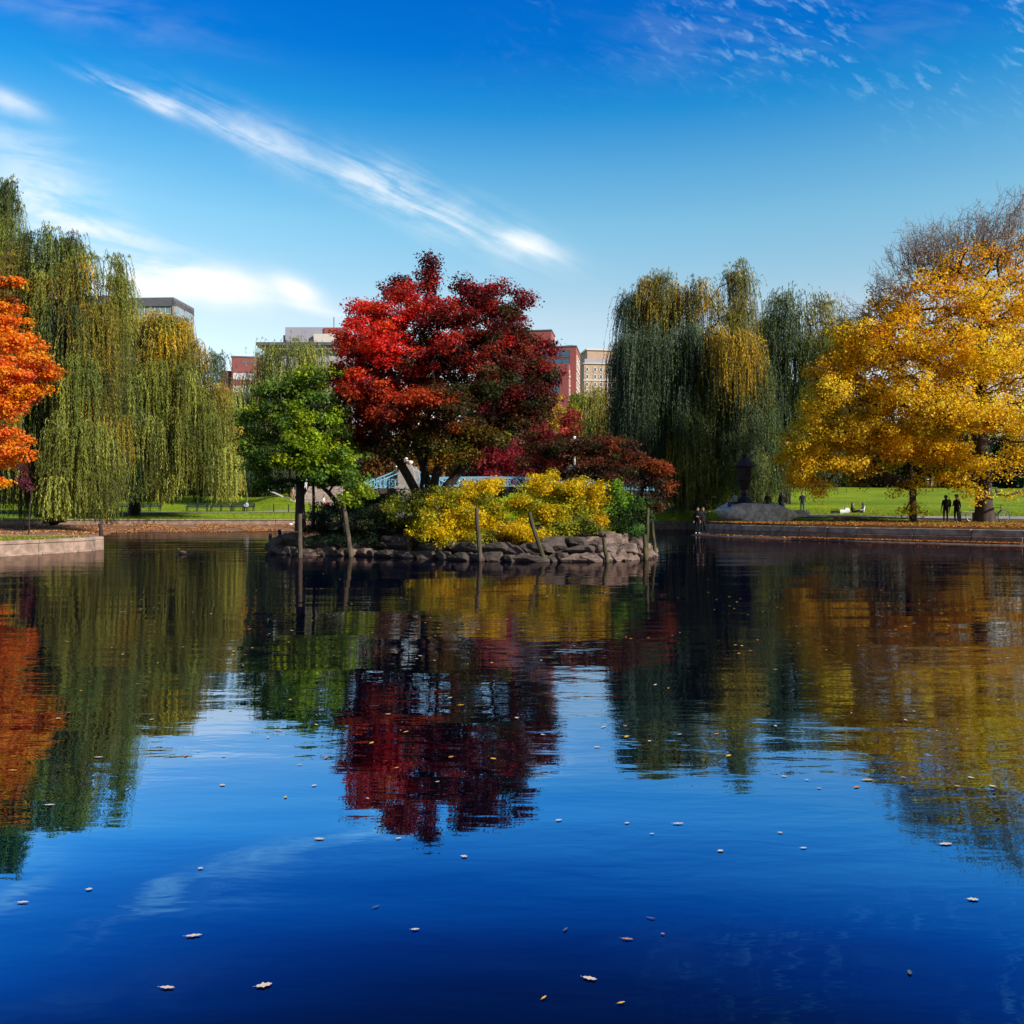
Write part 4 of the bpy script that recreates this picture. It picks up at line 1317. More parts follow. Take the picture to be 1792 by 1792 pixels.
shrub('vine_shrub', 'fresh lime green climber rising between yellow shrub and bronze tree', 33.2, 1085, [(1078, 855, 16, 14, 0, .5, 7, [(.16, .34, .02), (.24, .38, .03)]), (1090, 875, 18, 18, -.1, .6, 9, [(.16, .32, .02), (.10, .22, .02)]), (1078, 895, 18, 14, -.1, .6, 6, GREEN)], 24, (.12, .075), 50, .3)
shrub('green_shrub', 'dark green shrub with bright tips above the heaped stones at the right end', 33.0, 1105, [(1110, 895, 26, 22, .1, .8, 14, [(.03, .08, .02), (.07, .18, .02)]), (1090, 915, 28, 16, -.2, .8, 14, GREEND), (1110, 930, 26, 10, -.4, .7, 9, [(.03, .08, .02), (.10, .24, .03)]), (1130, 900, 14, 18, 0, .6, 7, GREEND)], 25, (.10, .06), 70, .33)
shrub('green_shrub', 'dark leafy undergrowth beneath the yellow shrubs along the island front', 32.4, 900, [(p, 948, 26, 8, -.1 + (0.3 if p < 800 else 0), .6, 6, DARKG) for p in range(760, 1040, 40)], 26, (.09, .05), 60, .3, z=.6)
shrub('juniper_shrub', 'dark blue green juniper spreading low over the rocks at the left front', 34.3, 620, [(560, 925, 40, 9, 1.6, .8, 18, EVERG), (610, 928, 50, 9, 1.3, .8, 24, EVERG), (660, 930, 40, 9, 1.0, .7, 18, EVERG), (570, 905, 50, 18, .9, 1.2, 26, EVERG), (650, 905, 50, 18, .9, 1.2, 26, EVERG), (700, 915, 40, 18, .5, 1.1, 16, EVERG), (560, 925, 45, 16, .3, 1.2, 22, EVERG), (620, 920, 50, 18, 0, 1.2, 26, EVERG), (680, 925, 40, 16, -.2, 1.1, 22, EVERG), (590, 945, 50, 12, -.5, .8, 22, EVERG), (655, 950, 50, 12, -.8, .8, 22, EVERG), (545, 950, 26, 10, 0, .8, 10, EVERG), (705, 945, 22, 10, -.8, .6, 8, EVERG)], 27, (.13, .022), 130, .36, .5, up=.9, z=.8)
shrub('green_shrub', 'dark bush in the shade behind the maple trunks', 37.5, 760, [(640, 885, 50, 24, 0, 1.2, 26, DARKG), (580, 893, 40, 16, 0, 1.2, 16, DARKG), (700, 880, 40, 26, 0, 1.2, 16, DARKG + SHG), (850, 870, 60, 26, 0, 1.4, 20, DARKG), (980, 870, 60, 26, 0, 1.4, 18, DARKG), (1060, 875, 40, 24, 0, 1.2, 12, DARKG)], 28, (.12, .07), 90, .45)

# ---- willows on the left
D = 60.0
willow('willow_tree', 'huge green and gold weeping willow trailing to the water at the far left', D,
       [trunk_line([(95, None, 2), (92, 860, 2), (88, 780, 2), (95, 690, 1.5), (100, 600, 1)], D), trunk_line([(95, None, 2), (80, 850, 3), (40, 760, 3), (10, 660, 3), (-10, 560, 3)], D)], [
    (10, 345, 24, 34, 2, 2, 20, W_GREEN + W_DARK, (2, 5)), (0, 420, 60, 40, 2, 3, 40, W_GREEN, (4, 9)), (110, 430, 40, 26, 0, 2.5, 26, W_GREEN + W_DARK, (2, 5)), (175, 460, 36, 24, 0, 2, 20, W_GREEN, (2, 6)), (205, 500, 18, 14, 0, 1, 8, W_GREEN, (2, 5)),
    (60, 470, 60, 36, -1, 3, 40, W_GREEN + W_OLY, (4, 10)), (140, 500, 60, 36, -1, 3, 46, W_GREEN + W_OLY + W_OLY, (3, 8)), (80, 560, 80, 40, -3, 2, 50, W_GREEN + W_DARK, (7, 13)), (180, 570, 46, 40, -2, 2, 36, W_GREEN + W_OLY, (6, 13)), (100, 650, 90, 40, -4, 1.8, 50, W_GREEN + W_LIGHT, (7, 12)), (195, 660, 34, 40, -2, 2, 26, W_GREEN + W_LIGHT, (6, 10)), (-40, 560, 70, 60, 0, 4, 40, W_GREEN, (6, 12)),
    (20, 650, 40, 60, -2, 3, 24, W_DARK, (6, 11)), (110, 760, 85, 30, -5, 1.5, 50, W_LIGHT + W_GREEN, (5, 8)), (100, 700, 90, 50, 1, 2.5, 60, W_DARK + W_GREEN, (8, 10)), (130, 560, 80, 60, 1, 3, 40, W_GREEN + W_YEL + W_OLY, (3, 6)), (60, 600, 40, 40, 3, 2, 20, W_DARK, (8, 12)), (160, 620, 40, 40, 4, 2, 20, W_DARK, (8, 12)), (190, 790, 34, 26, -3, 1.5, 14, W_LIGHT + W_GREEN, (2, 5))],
       31, .55, nstr=22, spread=.30, bottom=.62)
D = 74.0
willow('willow_tree', 'rounded olive weeping willow with golden crest behind the park benches', D,
       [trunk_line([(234, None, 5), (236, 870, 5), (240, 820, 5), (262, 740, 4), (285, 660, 3)], D)], [
    (250, 562, 30, 18, .5, 2.5, 26, W_OLY + W_YEL + W_GREEN, (3, 5)), (300, 572, 34, 16, .5, 2.5, 28, W_OLY + W_YEL + W_GREEN, (3, 5)), (245, 590, 30, 26, 0, 2.5, 22, W_OLY + W_YEL + W_GREEN, (3, 7)), (290, 590, 46, 28, 0, 3, 34, W_OLY + W_YEL + W_GREEN, (3, 8)), (340, 635, 40, 30, 0, 3, 32, W_GREEN + W_OLY + W_LIGHT, (3, 8)), (375, 635, 16, 22, 0, 1, 8, W_BLUE, (2, 4)), (385, 690, 24, 34, 0, 3, 24, W_OLY + W_LIGHT, (4, 8)),
    (250, 650, 40, 40, -2, 2.5, 36, W_GREEN + W_LIGHT, (6, 11)), (310, 670, 50, 40, -3, 2.5, 46, W_LIGHT + W_GREEN, (5, 9)), (370, 730, 34, 34, -2, 2.5, 36, W_LIGHT + W_GREEN, (5, 8)), (250, 740, 40, 34, -3, 2, 26, W_DARK + W_GREEN, (4, 8)), (300, 750, 36, 30, -4, 2, 26, W_GREEN + W_LIGHT, (3, 6)), (395, 760, 16, 28, 0, 2, 12, W_LIGHT + W_YEL, (4, 7)),
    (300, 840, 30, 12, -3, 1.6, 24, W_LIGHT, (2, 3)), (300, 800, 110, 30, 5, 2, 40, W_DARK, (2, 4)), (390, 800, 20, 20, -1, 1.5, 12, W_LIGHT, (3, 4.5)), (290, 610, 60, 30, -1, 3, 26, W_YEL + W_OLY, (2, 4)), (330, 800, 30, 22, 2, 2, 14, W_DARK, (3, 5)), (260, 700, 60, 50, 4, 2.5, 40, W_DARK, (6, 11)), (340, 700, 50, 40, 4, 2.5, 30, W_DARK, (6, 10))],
       32, .42, nstr=20, spread=.34, bottom=1.6)
D = 100.0
willow('willow_tree', 'hazy pale willow topping the green tree in front of the grey white building', D,
       [trunk_line([(515, None, 0), (513, 840, 0), (510, 760, 0), (515, 690, 0)], D)], [
    (480, 622, 24, 16, 0, 2, 26, W_LIGHT + W_GREEN, (3, 6)), (535, 615, 40, 16, 0, 3, 50, W_LIGHT, (3, 6)), (520, 660, 70, 30, -1, 3, 50, W_LIGHT + W_GREEN, (3, 6)), (450, 670, 20, 24, 0, 3, 16, W_LIGHT + W_BLUE, (3, 6)), (575, 640, 24, 24, 0, 2.5, 14, W_LIGHT, (4, 8)), (500, 670, 46, 30, -2, 3, 30, W_LIGHT + W_GREEN, (5, 9)), (440, 700, 18, 20, 0, 3, 16, W_BLUE, (6, 10)), (430, 760, 18, 24, 0, 3, 16, W_BLUE, (5, 9)), (560, 700, 50, 30, 0, 3, 24, W_GREEN, (5, 9)), (470, 760, 40, 30, 0, 3, 20, W_DARK, (5, 9))],
       33, .5, nstr=10, spread=.75, bottom=2.2, leaf=(.3, .07), sp=.13)
# ---- willows on the right
D = 74.0
willow('willow_tree', 'tall dark green weeping willow with a golden patch behind the bronze lantern', D,
       [trunk_line([(1222, None, 2), (1220, 860, 2), (1215, 800, 2), (1205, 720, 1), (1200, 640, 1)], D), trunk_line([(1226, None, 2.3), (1235, 850, 2), (1255, 760, 1), (1275, 660, 1)], D)], [
    (1288, 488, 30, 22, 0, 2, 26, W_GREEN + W_OLY, (3, 8)), (1285, 545, 36, 34, 0, 3, 30, W_OLY + W_GREEN + W_YEL, (4, 8)), (1288, 602, 34, 18, -6.0, 1.0, 22, W_YEL + W_OLY + W_YEL, (2.6, 5.5)), (1255, 585, 14, 16, -5.2, .8, 6, W_YEL + W_OLY, (4, 6)), (1300, 640, 44, 30, -3.2, 1.0, 18, W_DARK + W_GREEN, (4, 6)),
    (1150, 495, 28, 18, 0, 2, 16, W_BLUE + W_OLY, (2, 5)), (1110, 540, 32, 24, 0, 2.5, 24, W_BLUE + W_DARK, (3, 9)), (1095, 610, 18, 40, 0, 3, 18, W_BLUE + W_DARK, (5, 10)), (1160, 545, 40, 30, 0, 3, 36, W_OLY + W_DARK + W_GREEN, (4, 9)), (1215, 520, 36, 22, 0, 2.5, 26, W_OLY + W_DARK, (3, 8)),
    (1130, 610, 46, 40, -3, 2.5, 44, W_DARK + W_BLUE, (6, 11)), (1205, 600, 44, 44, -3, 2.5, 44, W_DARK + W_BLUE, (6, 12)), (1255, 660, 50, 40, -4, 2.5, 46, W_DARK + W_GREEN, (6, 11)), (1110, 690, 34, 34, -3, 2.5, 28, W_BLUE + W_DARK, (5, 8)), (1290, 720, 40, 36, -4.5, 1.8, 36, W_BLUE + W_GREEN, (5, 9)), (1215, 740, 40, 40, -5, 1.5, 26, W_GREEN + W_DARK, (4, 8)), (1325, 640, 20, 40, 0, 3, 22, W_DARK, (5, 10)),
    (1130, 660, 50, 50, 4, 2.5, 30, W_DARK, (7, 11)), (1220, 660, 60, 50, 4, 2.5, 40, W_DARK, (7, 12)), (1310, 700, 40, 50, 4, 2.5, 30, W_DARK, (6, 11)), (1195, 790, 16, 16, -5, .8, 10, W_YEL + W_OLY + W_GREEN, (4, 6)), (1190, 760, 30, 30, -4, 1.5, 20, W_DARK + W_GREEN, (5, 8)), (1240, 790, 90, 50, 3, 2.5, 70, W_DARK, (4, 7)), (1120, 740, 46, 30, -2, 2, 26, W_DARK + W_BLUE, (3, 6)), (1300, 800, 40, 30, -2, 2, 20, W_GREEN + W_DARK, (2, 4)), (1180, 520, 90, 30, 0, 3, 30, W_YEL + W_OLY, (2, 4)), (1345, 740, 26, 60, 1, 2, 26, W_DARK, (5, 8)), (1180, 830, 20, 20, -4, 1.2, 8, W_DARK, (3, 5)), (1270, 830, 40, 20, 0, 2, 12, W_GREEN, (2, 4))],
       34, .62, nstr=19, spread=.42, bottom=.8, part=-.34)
D = 88.0
willow('willow_tree', 'second dark willow between the tall willow and the golden trees', D,
       [trunk_line([(1372, None, 0), (1374, 850, 0), (1380, 780, 0), (1392, 700, 0)], D)], [
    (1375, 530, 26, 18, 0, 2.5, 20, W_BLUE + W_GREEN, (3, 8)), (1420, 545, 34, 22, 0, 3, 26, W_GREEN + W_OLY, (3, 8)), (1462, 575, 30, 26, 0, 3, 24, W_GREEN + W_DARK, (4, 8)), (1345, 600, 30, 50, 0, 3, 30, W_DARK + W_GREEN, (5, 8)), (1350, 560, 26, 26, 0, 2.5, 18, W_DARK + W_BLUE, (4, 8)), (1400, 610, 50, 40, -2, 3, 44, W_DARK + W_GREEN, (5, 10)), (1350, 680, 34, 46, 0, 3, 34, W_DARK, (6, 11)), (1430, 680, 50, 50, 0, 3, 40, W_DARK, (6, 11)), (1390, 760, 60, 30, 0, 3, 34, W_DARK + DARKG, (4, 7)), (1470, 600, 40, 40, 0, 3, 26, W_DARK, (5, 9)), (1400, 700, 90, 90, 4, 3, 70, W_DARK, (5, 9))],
       35, .5, nstr=14, spread=.6, part=-.4, bottom=2.4, leaf=(.26, .06), sp=.11)
D = 125.0
willow('willow_tree', 'pale yellow green willow seen beyond the footbridge left of the tall willow', D,
       [trunk_line([(1058, None, 8), (1058, 840, 8), (1056, 780, 8)], D)], [
    (1050, 690, 22, 18, 8, 3, 30, W_LIGHT + W_OLY, (5, 9)), (1060, 730, 20, 20, 8, 3, 20, W_OLY + W_LIGHT, (4, 8)), (1035, 740, 20, 24, 8, 3, 18, W_LIGHT, (4, 7))],
       36, .4, nstr=10, spread=.9, bottom=3, leaf=(.35, .09), sp=.16)

# ---- golden trees on the right bank
D = 55.0
TW = [(1560, 470, 60, 50, 0, 3.5, 0)]
ells = [(1480, 600, 40, 34, 0, 3, 22, YELO + YEL), (1430, 660, 26, 26, 0, 2, 10, YELO, .6), (1500, 610, 50, 40, 0, 3, 36, YELO + YEL), (1455, 640, 30, 30, 0, 2.5, 16, YELO, .7), (1450, 690, 40, 30, -1, 3, 26, YEL), (1570, 560, 70, 34, 0, 3.5, 34, YELO), (1660, 480, 90, 50, 0, 3.5, 40, YELO, .6), (1740, 440, 60, 30, 0, 3.5, 20, YELO, .4),
    (1660, 640, 150, 90, 1, 4.5, 100, YEL + YELO), (1760, 600, 110, 120, 1, 4.5, 60, YEL + YELO), (1540, 640, 70, 60, 0, 3.5, 50, YELO + YEL), (1800, 740, 60, 60, 1, 3, 30, YEL), 
    (1660, 470, 70, 34, 0, 3.5, 34, YELO, .45), (1760, 470, 60, 40, 0, 4, 34, YELO, .6), (1600, 520, 70, 34, 0, 4, 44, YELO, .7), (1700, 540, 80, 40, -1, 4, 60, YELO + YEL), (1790, 540, 60, 50, 0, 4, 50, YELO + YEL), (1530, 590, 60, 36, 0, 4, 44, YELO), (1620, 610, 80, 40, -2, 4, 66, YELO + YEL), (1720, 630, 80, 44, -2.5, 4, 66, YEL), (1800, 640, 60, 50, -1, 4, 50, YEL),
    (1480, 660, 46, 34, 0, 3.5, 36, YELO + YEL), (1560, 690, 70, 40, -1.5, 4, 58, YEL), (1650, 710, 80, 40, -3, 3.5, 60, YEL), (1750, 730, 70, 40, -3, 3.5, 54, YEL), (1820, 740, 40, 50, -1, 4, 34, YEL + YELG), (1860, 620, 60, 120, 0, 5, 60, YEL + YELO), (1850, 460, 60, 50, 0, 4, 30, YELO), (1672, 845, 24, 24, -2, 1.0, 12, YEL, .6), (1700, 820, 30, 20, -2, 1.2, 10, YEL, .6)]
trB = [trunk_line([(1724, None, 0), (1722, 880, 0), (1720, 830, 0), (1716, 780, 0), (1712, 700, 0), (1716, 620, 0), (1722, 540, 0)], D),
       ]
bare = [((1670, 420, 80, 36, 0, 4, 110), 11), ((1750, 400, 70, 44, 0, 4, 120), 11), ((1600, 440, 46, 38, 0, 3.5, 70), 10), ((1545, 500, 36, 30, 0, 3, 34), 9), ((1490, 545, 30, 22, 0, 2.5, 16), 8), ((1830, 400, 60, 50, 0, 4, 50), 10)]
broadleaf('golden_tree', 'tall golden tree with bare twiggy top and thick trunk beside the bicycle', 'tree', D, trB, ells, 41, (.15, .11), 92, .78, .72, .46, bark=BARK_G, up=.5, bare=bare, lift=.35, wander=.2, rtip=.03, pathw=.25)
D = 56.5
ells = [(1400, 842, 22, 16, -1.2, 1.6, 9, YEL, .6), (1440, 866, 16, 8, -1.2, 1.2, 3, YEL, .5), (1375, 770, 16, 20, -1.2, 1.4, 7, YEL, .6), (1415, 740, 36, 36, -1, 2.5, 26, YEL), (1385, 800, 26, 26, -1.2, 2, 16, YEL, .8), (1500, 770, 110, 50, 0, 3.5, 60, YEL), (1620, 770, 90, 40, -1, 3.5, 60, YEL + YELG), (1440, 760, 50, 36, -1, 3, 48, YEL), (1410, 800, 40, 26, -1.5, 2.5, 34, YEL), (1500, 760, 60, 30, -2, 3, 44, YEL), (1395, 830, 26, 22, -1.5, 2, 18, YEL, .7), (1470, 810, 60, 22, -2, 2.5, 40, YEL), (1560, 780, 60, 30, -2.5, 3, 44, YEL + YELO), (1430, 850, 20, 14, -1.5, 1.5, 9, YEL, .7), (1510, 730, 50, 30, 0, 3, 34, YELO + YEL), (1620, 790, 50, 24, -3, 2.5, 34, YEL), (1680, 800, 40, 22, -3, 2.5, 26, YEL), (1620, 740, 60, 40, 0, 3.5, 34, YEL + YELG), (1540, 815, 40, 12, 2, 2, 16, YELG), (1500, 840, 30, 10, 3, 2, 10, YELG + DKOLIVE), (1450, 700, 40, 30, 0, 3, 24, YELO + YEL),
        (1598, 850, 26, 30, -1.2, .9, 9, YEL, .45), (1598, 895, 30, 12, -1.2, .9, 6, YEL, .45), (1560, 865, 18, 12, -1.5, 1, 2, YEL, .5), (1640, 830, 30, 18, -2, 1.2, 8, YEL, .6)]
trC = [trunk_line([(1598, None, 0), (1598, 885, 0), (1596, 850, 0), (1590, 810, 0), (1575, 770, 0), (1560, 730, 0)], D), trunk_line([(1596, 850, 0), (1560, 842, -.3), (1530, 820, -.6), (1495, 800, -1)], D)]
broadleaf('golden_tree', 'smaller golden tree whose low boughs trail over the two standing people', 'tree', D, trC, ells, 42, (.15, .11), 92, .70, .72, .27, bark=BARK_G, up=.5, lift=.3, wander=.18, rtip=.025, pathw=.25)
D = 52.0
ells = [(1790, 800, 34, 20, 0, 2, 12, YEL, .6), (1745, 820, 30, 18, 0, 2, 9, YEL, .45), (1770, 870, 24, 10, 0, 1.2, 4, YEL, .35), (1705, 860, 20, 26, 0, 1.2, 7, YEL, .4), (1840, 780, 50, 40, 0, 2.5, 20, YEL)]
trD = [trunk_line([(1850, None, 2), (1852, 860, 2), (1850, 800, 2), (1840, 740, 1.5)], D)]
broadleaf('golden_tree', 'golden tree just past the right edge with thin leafy boughs reaching in', 'tree', D, trD, ells, 43, (.16, .12), 100, .8, .6, .25, bark=BARK_G, lift=.25)

# ---- orange maple at the left edge
D = 40.0
ells = [(-10, 500, 40, 36, 0, 1.6, 22, ORANGE + DKOLIVE), (10, 560, 34, 30, 0, 1.8, 22, ORANGE), (30, 600, 36, 26, -.2, 1.6, 22, ORANGE), (-40, 580, 60, 50, 0, 2.5, 30, ORANGE), (62, 635, 30, 20, -.3, 1.2, 17, ORANGE), (85, 655, 16, 16, -.3, .8, 8, ORANGE_RED + ORANGE), (25, 660, 36, 26, -.8, 1.6, 26, ORANGE + CORAL), (-5, 640, 20, 16, -1.6, .8, 10, CORAL), (30, 690, 30, 22, -.6, 1.4, 18, CORAL + ORANGE), (0, 710, 44, 30, -.8, 1.6, 28, CORAL + ORANGE), (60, 685, 24, 14, -.4, 1, 10, ORANGE), (-50, 700, 50, 60, 0, 2.5, 30, CORAL + ORANGE), (5, 765, 30, 20, -.4, 1.3, 16, ORANGE + CORAL), (30, 790, 18, 14, -.4, 1, 8, ORANGE), (-5, 810, 30, 16, -.4, 1.3, 12, ORANGE), (5, 845, 16, 8, -.4, .8, 5, ORANGE), (-40, 800, 40, 40, 0, 2, 18, ORANGE)]
trE = [trunk_line([(-95, None, 1), (-92, 860, 1), (-85, 780, .8), (-70, 700, .6), (-50, 600, .4)], D)]
trE[0][0][2] = .4
broadleaf('maple_tree', 'flaming orange and coral maple reaching in from the left edge', 'tree', D, trE, ells, 44, (.125, .10), 120, .50, .5, .25, bark=BARK, up=.7, lift=.1, pathw=.22)
rb = [(45, 845, 10, 8, 0, .8, 5, [(.25, .03, .08), (.12, .03, .04)])]
shrub('red_shrub', 'small purple red bush on the bank under the large willow', 46.0, 48, [(42, 845, 14, 10, 0, .7, 6, [(.30, .05, .12), (.12, .03, .04)]), (38, 820, 12, 12, 0, .7, 5, [(.12, .03, .03), (.2, .03, .05)])], 45, (.1, .06), 60, .35, z=.3)

# ---- trees beyond the pond
def far_tree(name, label, px, D0, top, half, pal, seed, base_py=None, n=70, leaf=.46, nl=62, group='background trees beyond the pond', low=850, pal2=None):
    """round headed tree of the far park"""
    half *= 1.3; H = low - top
    rr = random.Random(seed)
    e = []
    for k in range(9):
        f = k / 8.0
        w = half * (math.sin(math.pi * (0.12 + .80 * f)) ** .7)
        e.append((px + rr.uniform(-.25, .25) * half, top + H * (.10 + .85 * f), w * .8, H * .13, rr.uniform(-2, 2), half * D0 / F * .7, max(10, n // 3), pal2 if (pal2 and k % 3 == 0) else pal))
    tr = [trunk_line([(px, None, 0), (px + 2, low - H * .1, 0), (px + rr.uniform(-6, 6), low - H * .45, 0), (px, low - H * .75, 0)], D0)]
    return broadleaf(name, label, 'tree', D0, tr, e, seed, (leaf, leaf * .75), nl, max(1.1, half * D0 / F * .28), .6, .28, group=group, rtip=.04)


BG = 'background trees beyond the pond'
far = [
    ('dark green tree in the shade between the two left willows', 60, 108, 600, 90, DARKG), ('dark green tree just left of the second willow trunk', 170, 112, 640, 80, DARKG), ('dark green tree seen beneath the second willow', 300, 122, 650, 90, DARKG), ('dark tree rising behind the benches', 400, 125, 700, 60, DARKG + GREEND),
    ('dim tree by the stairs left of the island', 470, 120, 720, 55, DARKG), ('dark tree over the stone stairs', 560, 126, 720, 60, DARKG + EVERG), ('rust tinged tree behind the red maple trunks', 660, 128, 660, 60, [(.20, .08, .02), (.10, .06, .02)]),
    ('rusty orange tree behind the maple trunk and bridge pier', 745, 134, 640, 66, [(.34, .16, .02), (.20, .10, .02)]), ('crimson tree behind the bridge railing', 862, 132, 680, 58, [(.20, .012, .03), (.28, .02, .03)]), ('coral red tree beyond the bridge lamp', 945, 140, 730, 42, [(.42, .06, .05), (.34, .04, .04)]),
    ('coral red tree left of the pale willow', 992, 150, 722, 36, [(.50, .07, .05), (.36, .05, .03)]), ('golden orange tree below the brick building windows', 960, 165, 692, 36, [(.62, .30, .03), (.34, .28, .03)]), ('yellow tree under the stepped brick building', 1000, 170, 705, 34, [(.50, .36, .02), (.22, .24, .02)]), ('pale green tree under the beige building', 1022, 175, 682, 34, [(.16, .22, .03), (.22, .26, .03)]),
    ('dark tree behind the bridge under the tall willow', 1150, 140, 700, 70, DARKG + EVERG), ('dark tree behind the tall willow trunk', 1250, 135, 690, 70, DARKG + EVERG), ('dark tree behind the bronze lantern', 1330, 150, 700, 60, DARKG + EVERG),
    ('dark olive tree along the top of the lawn behind the picnic', 1440, 165, 700, 70, DARKG + EVERG), ('olive tree along the top of the lawn', 1530, 172, 690, 70, DARKG + [(.16, .12, .02)]), ('olive brown tree behind the smaller golden trunk', 1620, 168, 690, 66, DARKG + [(.14, .10, .02)]), ('dark evergreen tree behind the bicycle tree', 1700, 160, 690, 60, EVERG), ('dark conical evergreen at the right end of the lawn', 1770, 150, 760, 34, EVERG), ('grey brown tree beyond the lawn at far right', 1830, 175, 690, 80, DARKG + [(.12, .09, .05)]),
    ('dark green tree behind the large left willow', -60, 105, 560, 110, DARKG)]
for i, (lab, px, D0, top, half, pal) in enumerate(far):
    far_tree('evergreen_tree' if 'evergreen' in lab else 'broadleaf_tree', lab, px, D0, top, half, pal, 100 + i, n=66 if half > 50 else 45, low=855 if px > 1100 else 870, group=BG)

rng = np.random.default_rng(900)
n = 3200
pxs = rng.uniform(-700, 2500, n); Ds = rng.uniform(200, 226, n)
hh = 3 + 8.5 * rng.random(n) ** .6 + 2.0 * np.sin(pxs / 61) + 1.2 * np.sin(pxs / 23)
base_ = np.array([hgt(a, b) for a, b in zip(pxs, Ds)])
Cc = np.stack([(pxs - 896) / F * Ds, Ds, base_ + hh * rng.random(n) ** 1.1 - .5], 1)
V, Cl = clump_leaves(Cc, np.full(n, 2.4), 44, .8, pick(DARKG + EVERG + [(.12, .10, .02), (.14, .06, .02)], n, rng), .95, .75, rng)
o = quad_mesh('distant_wood', V, np.arange(len(V)).reshape(-1, 4), LEAF, None, col=Cl)
tag(o, 'dark belt of distant park trees closing the view beyond the lawns', 'wood', kind='stuff')
# ------------------------------------------------------------------ bronze lantern
M_BRONZE = simple('dark bronze', (0.02, 0.016, 0.02), 0.5, metal=0.2, var=0.35, scale=6, bump=0.01)
M_BRONZ2 = simple('brown bronze roof', (0.055, 0.03, 0.035), 0.5, metal=0.3, var=0.3, scale=5, bump=0.01)
lp = P(1302, 881, 58.3)
ln = empty('stone_lantern', (lp[0], lp[1], 2.0))
ln.name = 'bronze_lantern'
tag(ln, 'tall dark bronze temple lantern with domed roof standing on the big boulder', 'lantern')
H6 = R(30)
mb = MB(); mb.lathe([(.72, -.1), (.72, .12), (.62, .16), (.5, .26), (.32, .42), (.26, .55)], 6, rot=H6); mb.build('foot', M_BRONZE, ln)
mb = MB(); mb.lathe([(.22, .55), (.2, .62), (.25, .7), (.2, .78), (.19, 1.0), (.25, 1.08)], 12); mb.build('stem', M_BRONZE, ln)
mb = MB(); mb.lathe([(.25, 1.08), (.3, 1.2), (.42, 1.5), (.47, 1.64), (.56, 1.68), (.56, 1.76), (.47, 1.78)], 6, rot=H6); mb.build('cup', M_BRONZE, ln)
mb = MB(); mb.lathe([(.46, 1.78), (.44, 1.84), (.44, 2.46), (.5, 2.5), (.5, 2.58)], 6, rot=H6); bd = mb.build('fire_box', M_BRONZE, ln)
for k in range(6):
    th = k * math.pi / 3 + math.pi / 3
    mb = MB()
    c, s_ = math.cos(th), math.sin(th)
    for j in (-.17, 0, .17): mb.box((c * .39 - s_ * j, s_ * .39 + c * j, 2.15), (.05, .035, .5), th)
    for z in (1.9, 2.15, 2.4): mb.box((c * .395, s_ * .395, z), (.05, .42, .04), th)
    mb.build('grille', M_BRONZ2, bd)
mb = MB(); mb.lathe([(.66, 2.55), (.7, 2.59), (.6, 2.66), (.54, 2.78), (.44, 2.95), (.28, 3.1), (.15, 3.17), (.13, 3.2)], 6, rot=H6)
for k in range(6):
    th = k * math.pi / 3 + H6
    mb.tube([(.62 * math.cos(th), .62 * math.sin(th), 2.62), (.76 * math.cos(th), .76 * math.sin(th), 2.64), (.82 * math.cos(th), .82 * math.sin(th), 2.72)], [.04, .035, .015], 5)
rf = mb.build('roof', M_BRONZ2, ln)
mb = MB(); mb.lathe([(.1, 3.2), (.15, 3.25), (.09, 3.29), (.13, 3.35), (.1, 3.42), (.03, 3.52), (.01, 3.56)], 10); mb.build('finial', M_BRONZE, rf)

# ------------------------------------------------------------------ people
def cloth(name, c): return simple(name, c, 0.85, var=0.15, scale=5, spec=0.2)


M_SKIN = simple('skin', (0.50, 0.30, 0.22), 0.6, var=0.06)
M_EYE = simple('eye dark', (0.02, 0.015, 0.01), 0.3, var=0)
CL = {'black': cloth('black cloth', (.012, .012, .014)), 'navy': cloth('navy cloth', (.02, .025, .05)), 'denim': cloth('blue denim', (.03, .07, .14)), 'white': cloth('white cloth', (.72, .72, .74)),
      'pale': cloth('pale blue cloth', (.45, .50, .72)), 'grey': cloth('grey cloth', (.32, .33, .32)), 'red': cloth('orange red cloth', (.7, .1, .03)), 'maroon': cloth('dark red cloth', (.14, .03, .03)), 'tan': cloth('tan cloth', (.30, .22, .15)), 'shoe': cloth('pale shoe', (.55, .53, .5))}
M_HAIR = {'dark': simple('dark hair', (.02, .013, .01), .6, var=.3), 'brown': simple('brown hair', (.09, .04, .02), .6, var=.3), 'auburn': simple('auburn hair', (.25, .08, .03), .6, var=.3)}
BASE = dict(pel=(0, 0, .94), spi=(0, .01, 1.12), che=(0, .01, 1.33), nek=(0, .01, 1.47), hd0=(0, -.01, 1.55), hd1=(0, -.015, 1.63), hd2=(0, -.005, 1.71),
            sL=(.17, .01, 1.39), eL=(.23, .04, 1.12), wL=(.24, -.04, .88), hL=(.24, -.06, .80), sR=(-.17, .01, 1.39), eR=(-.23, .04, 1.12), wR=(-.24, -.04, .88), hR=(-.24, -.06, .80),
            jL=(.09, 0, .88), kL=(.10, -.02, .49), aL=(.10, .02, .09), tL=(.11, -.14, .04), jR=(-.09, 0, .88), kR=(-.10, -.02, .49), aR=(-.10, .02, .09), tR=(-.11, -.14, .04))
RAD = dict(pel=.135, spi=.12, che=.145, nek=.055, hd0=.075, hd1=.098, hd2=.07, sL=.07, eL=.045, wL=.030, hL=.038, sR=.07, eR=.045, wR=.030, hR=.038,
           jL=.09, kL=.062, aL=.042, tL=.036, jR=.09, kR=.062, aR=.042, tR=.036)
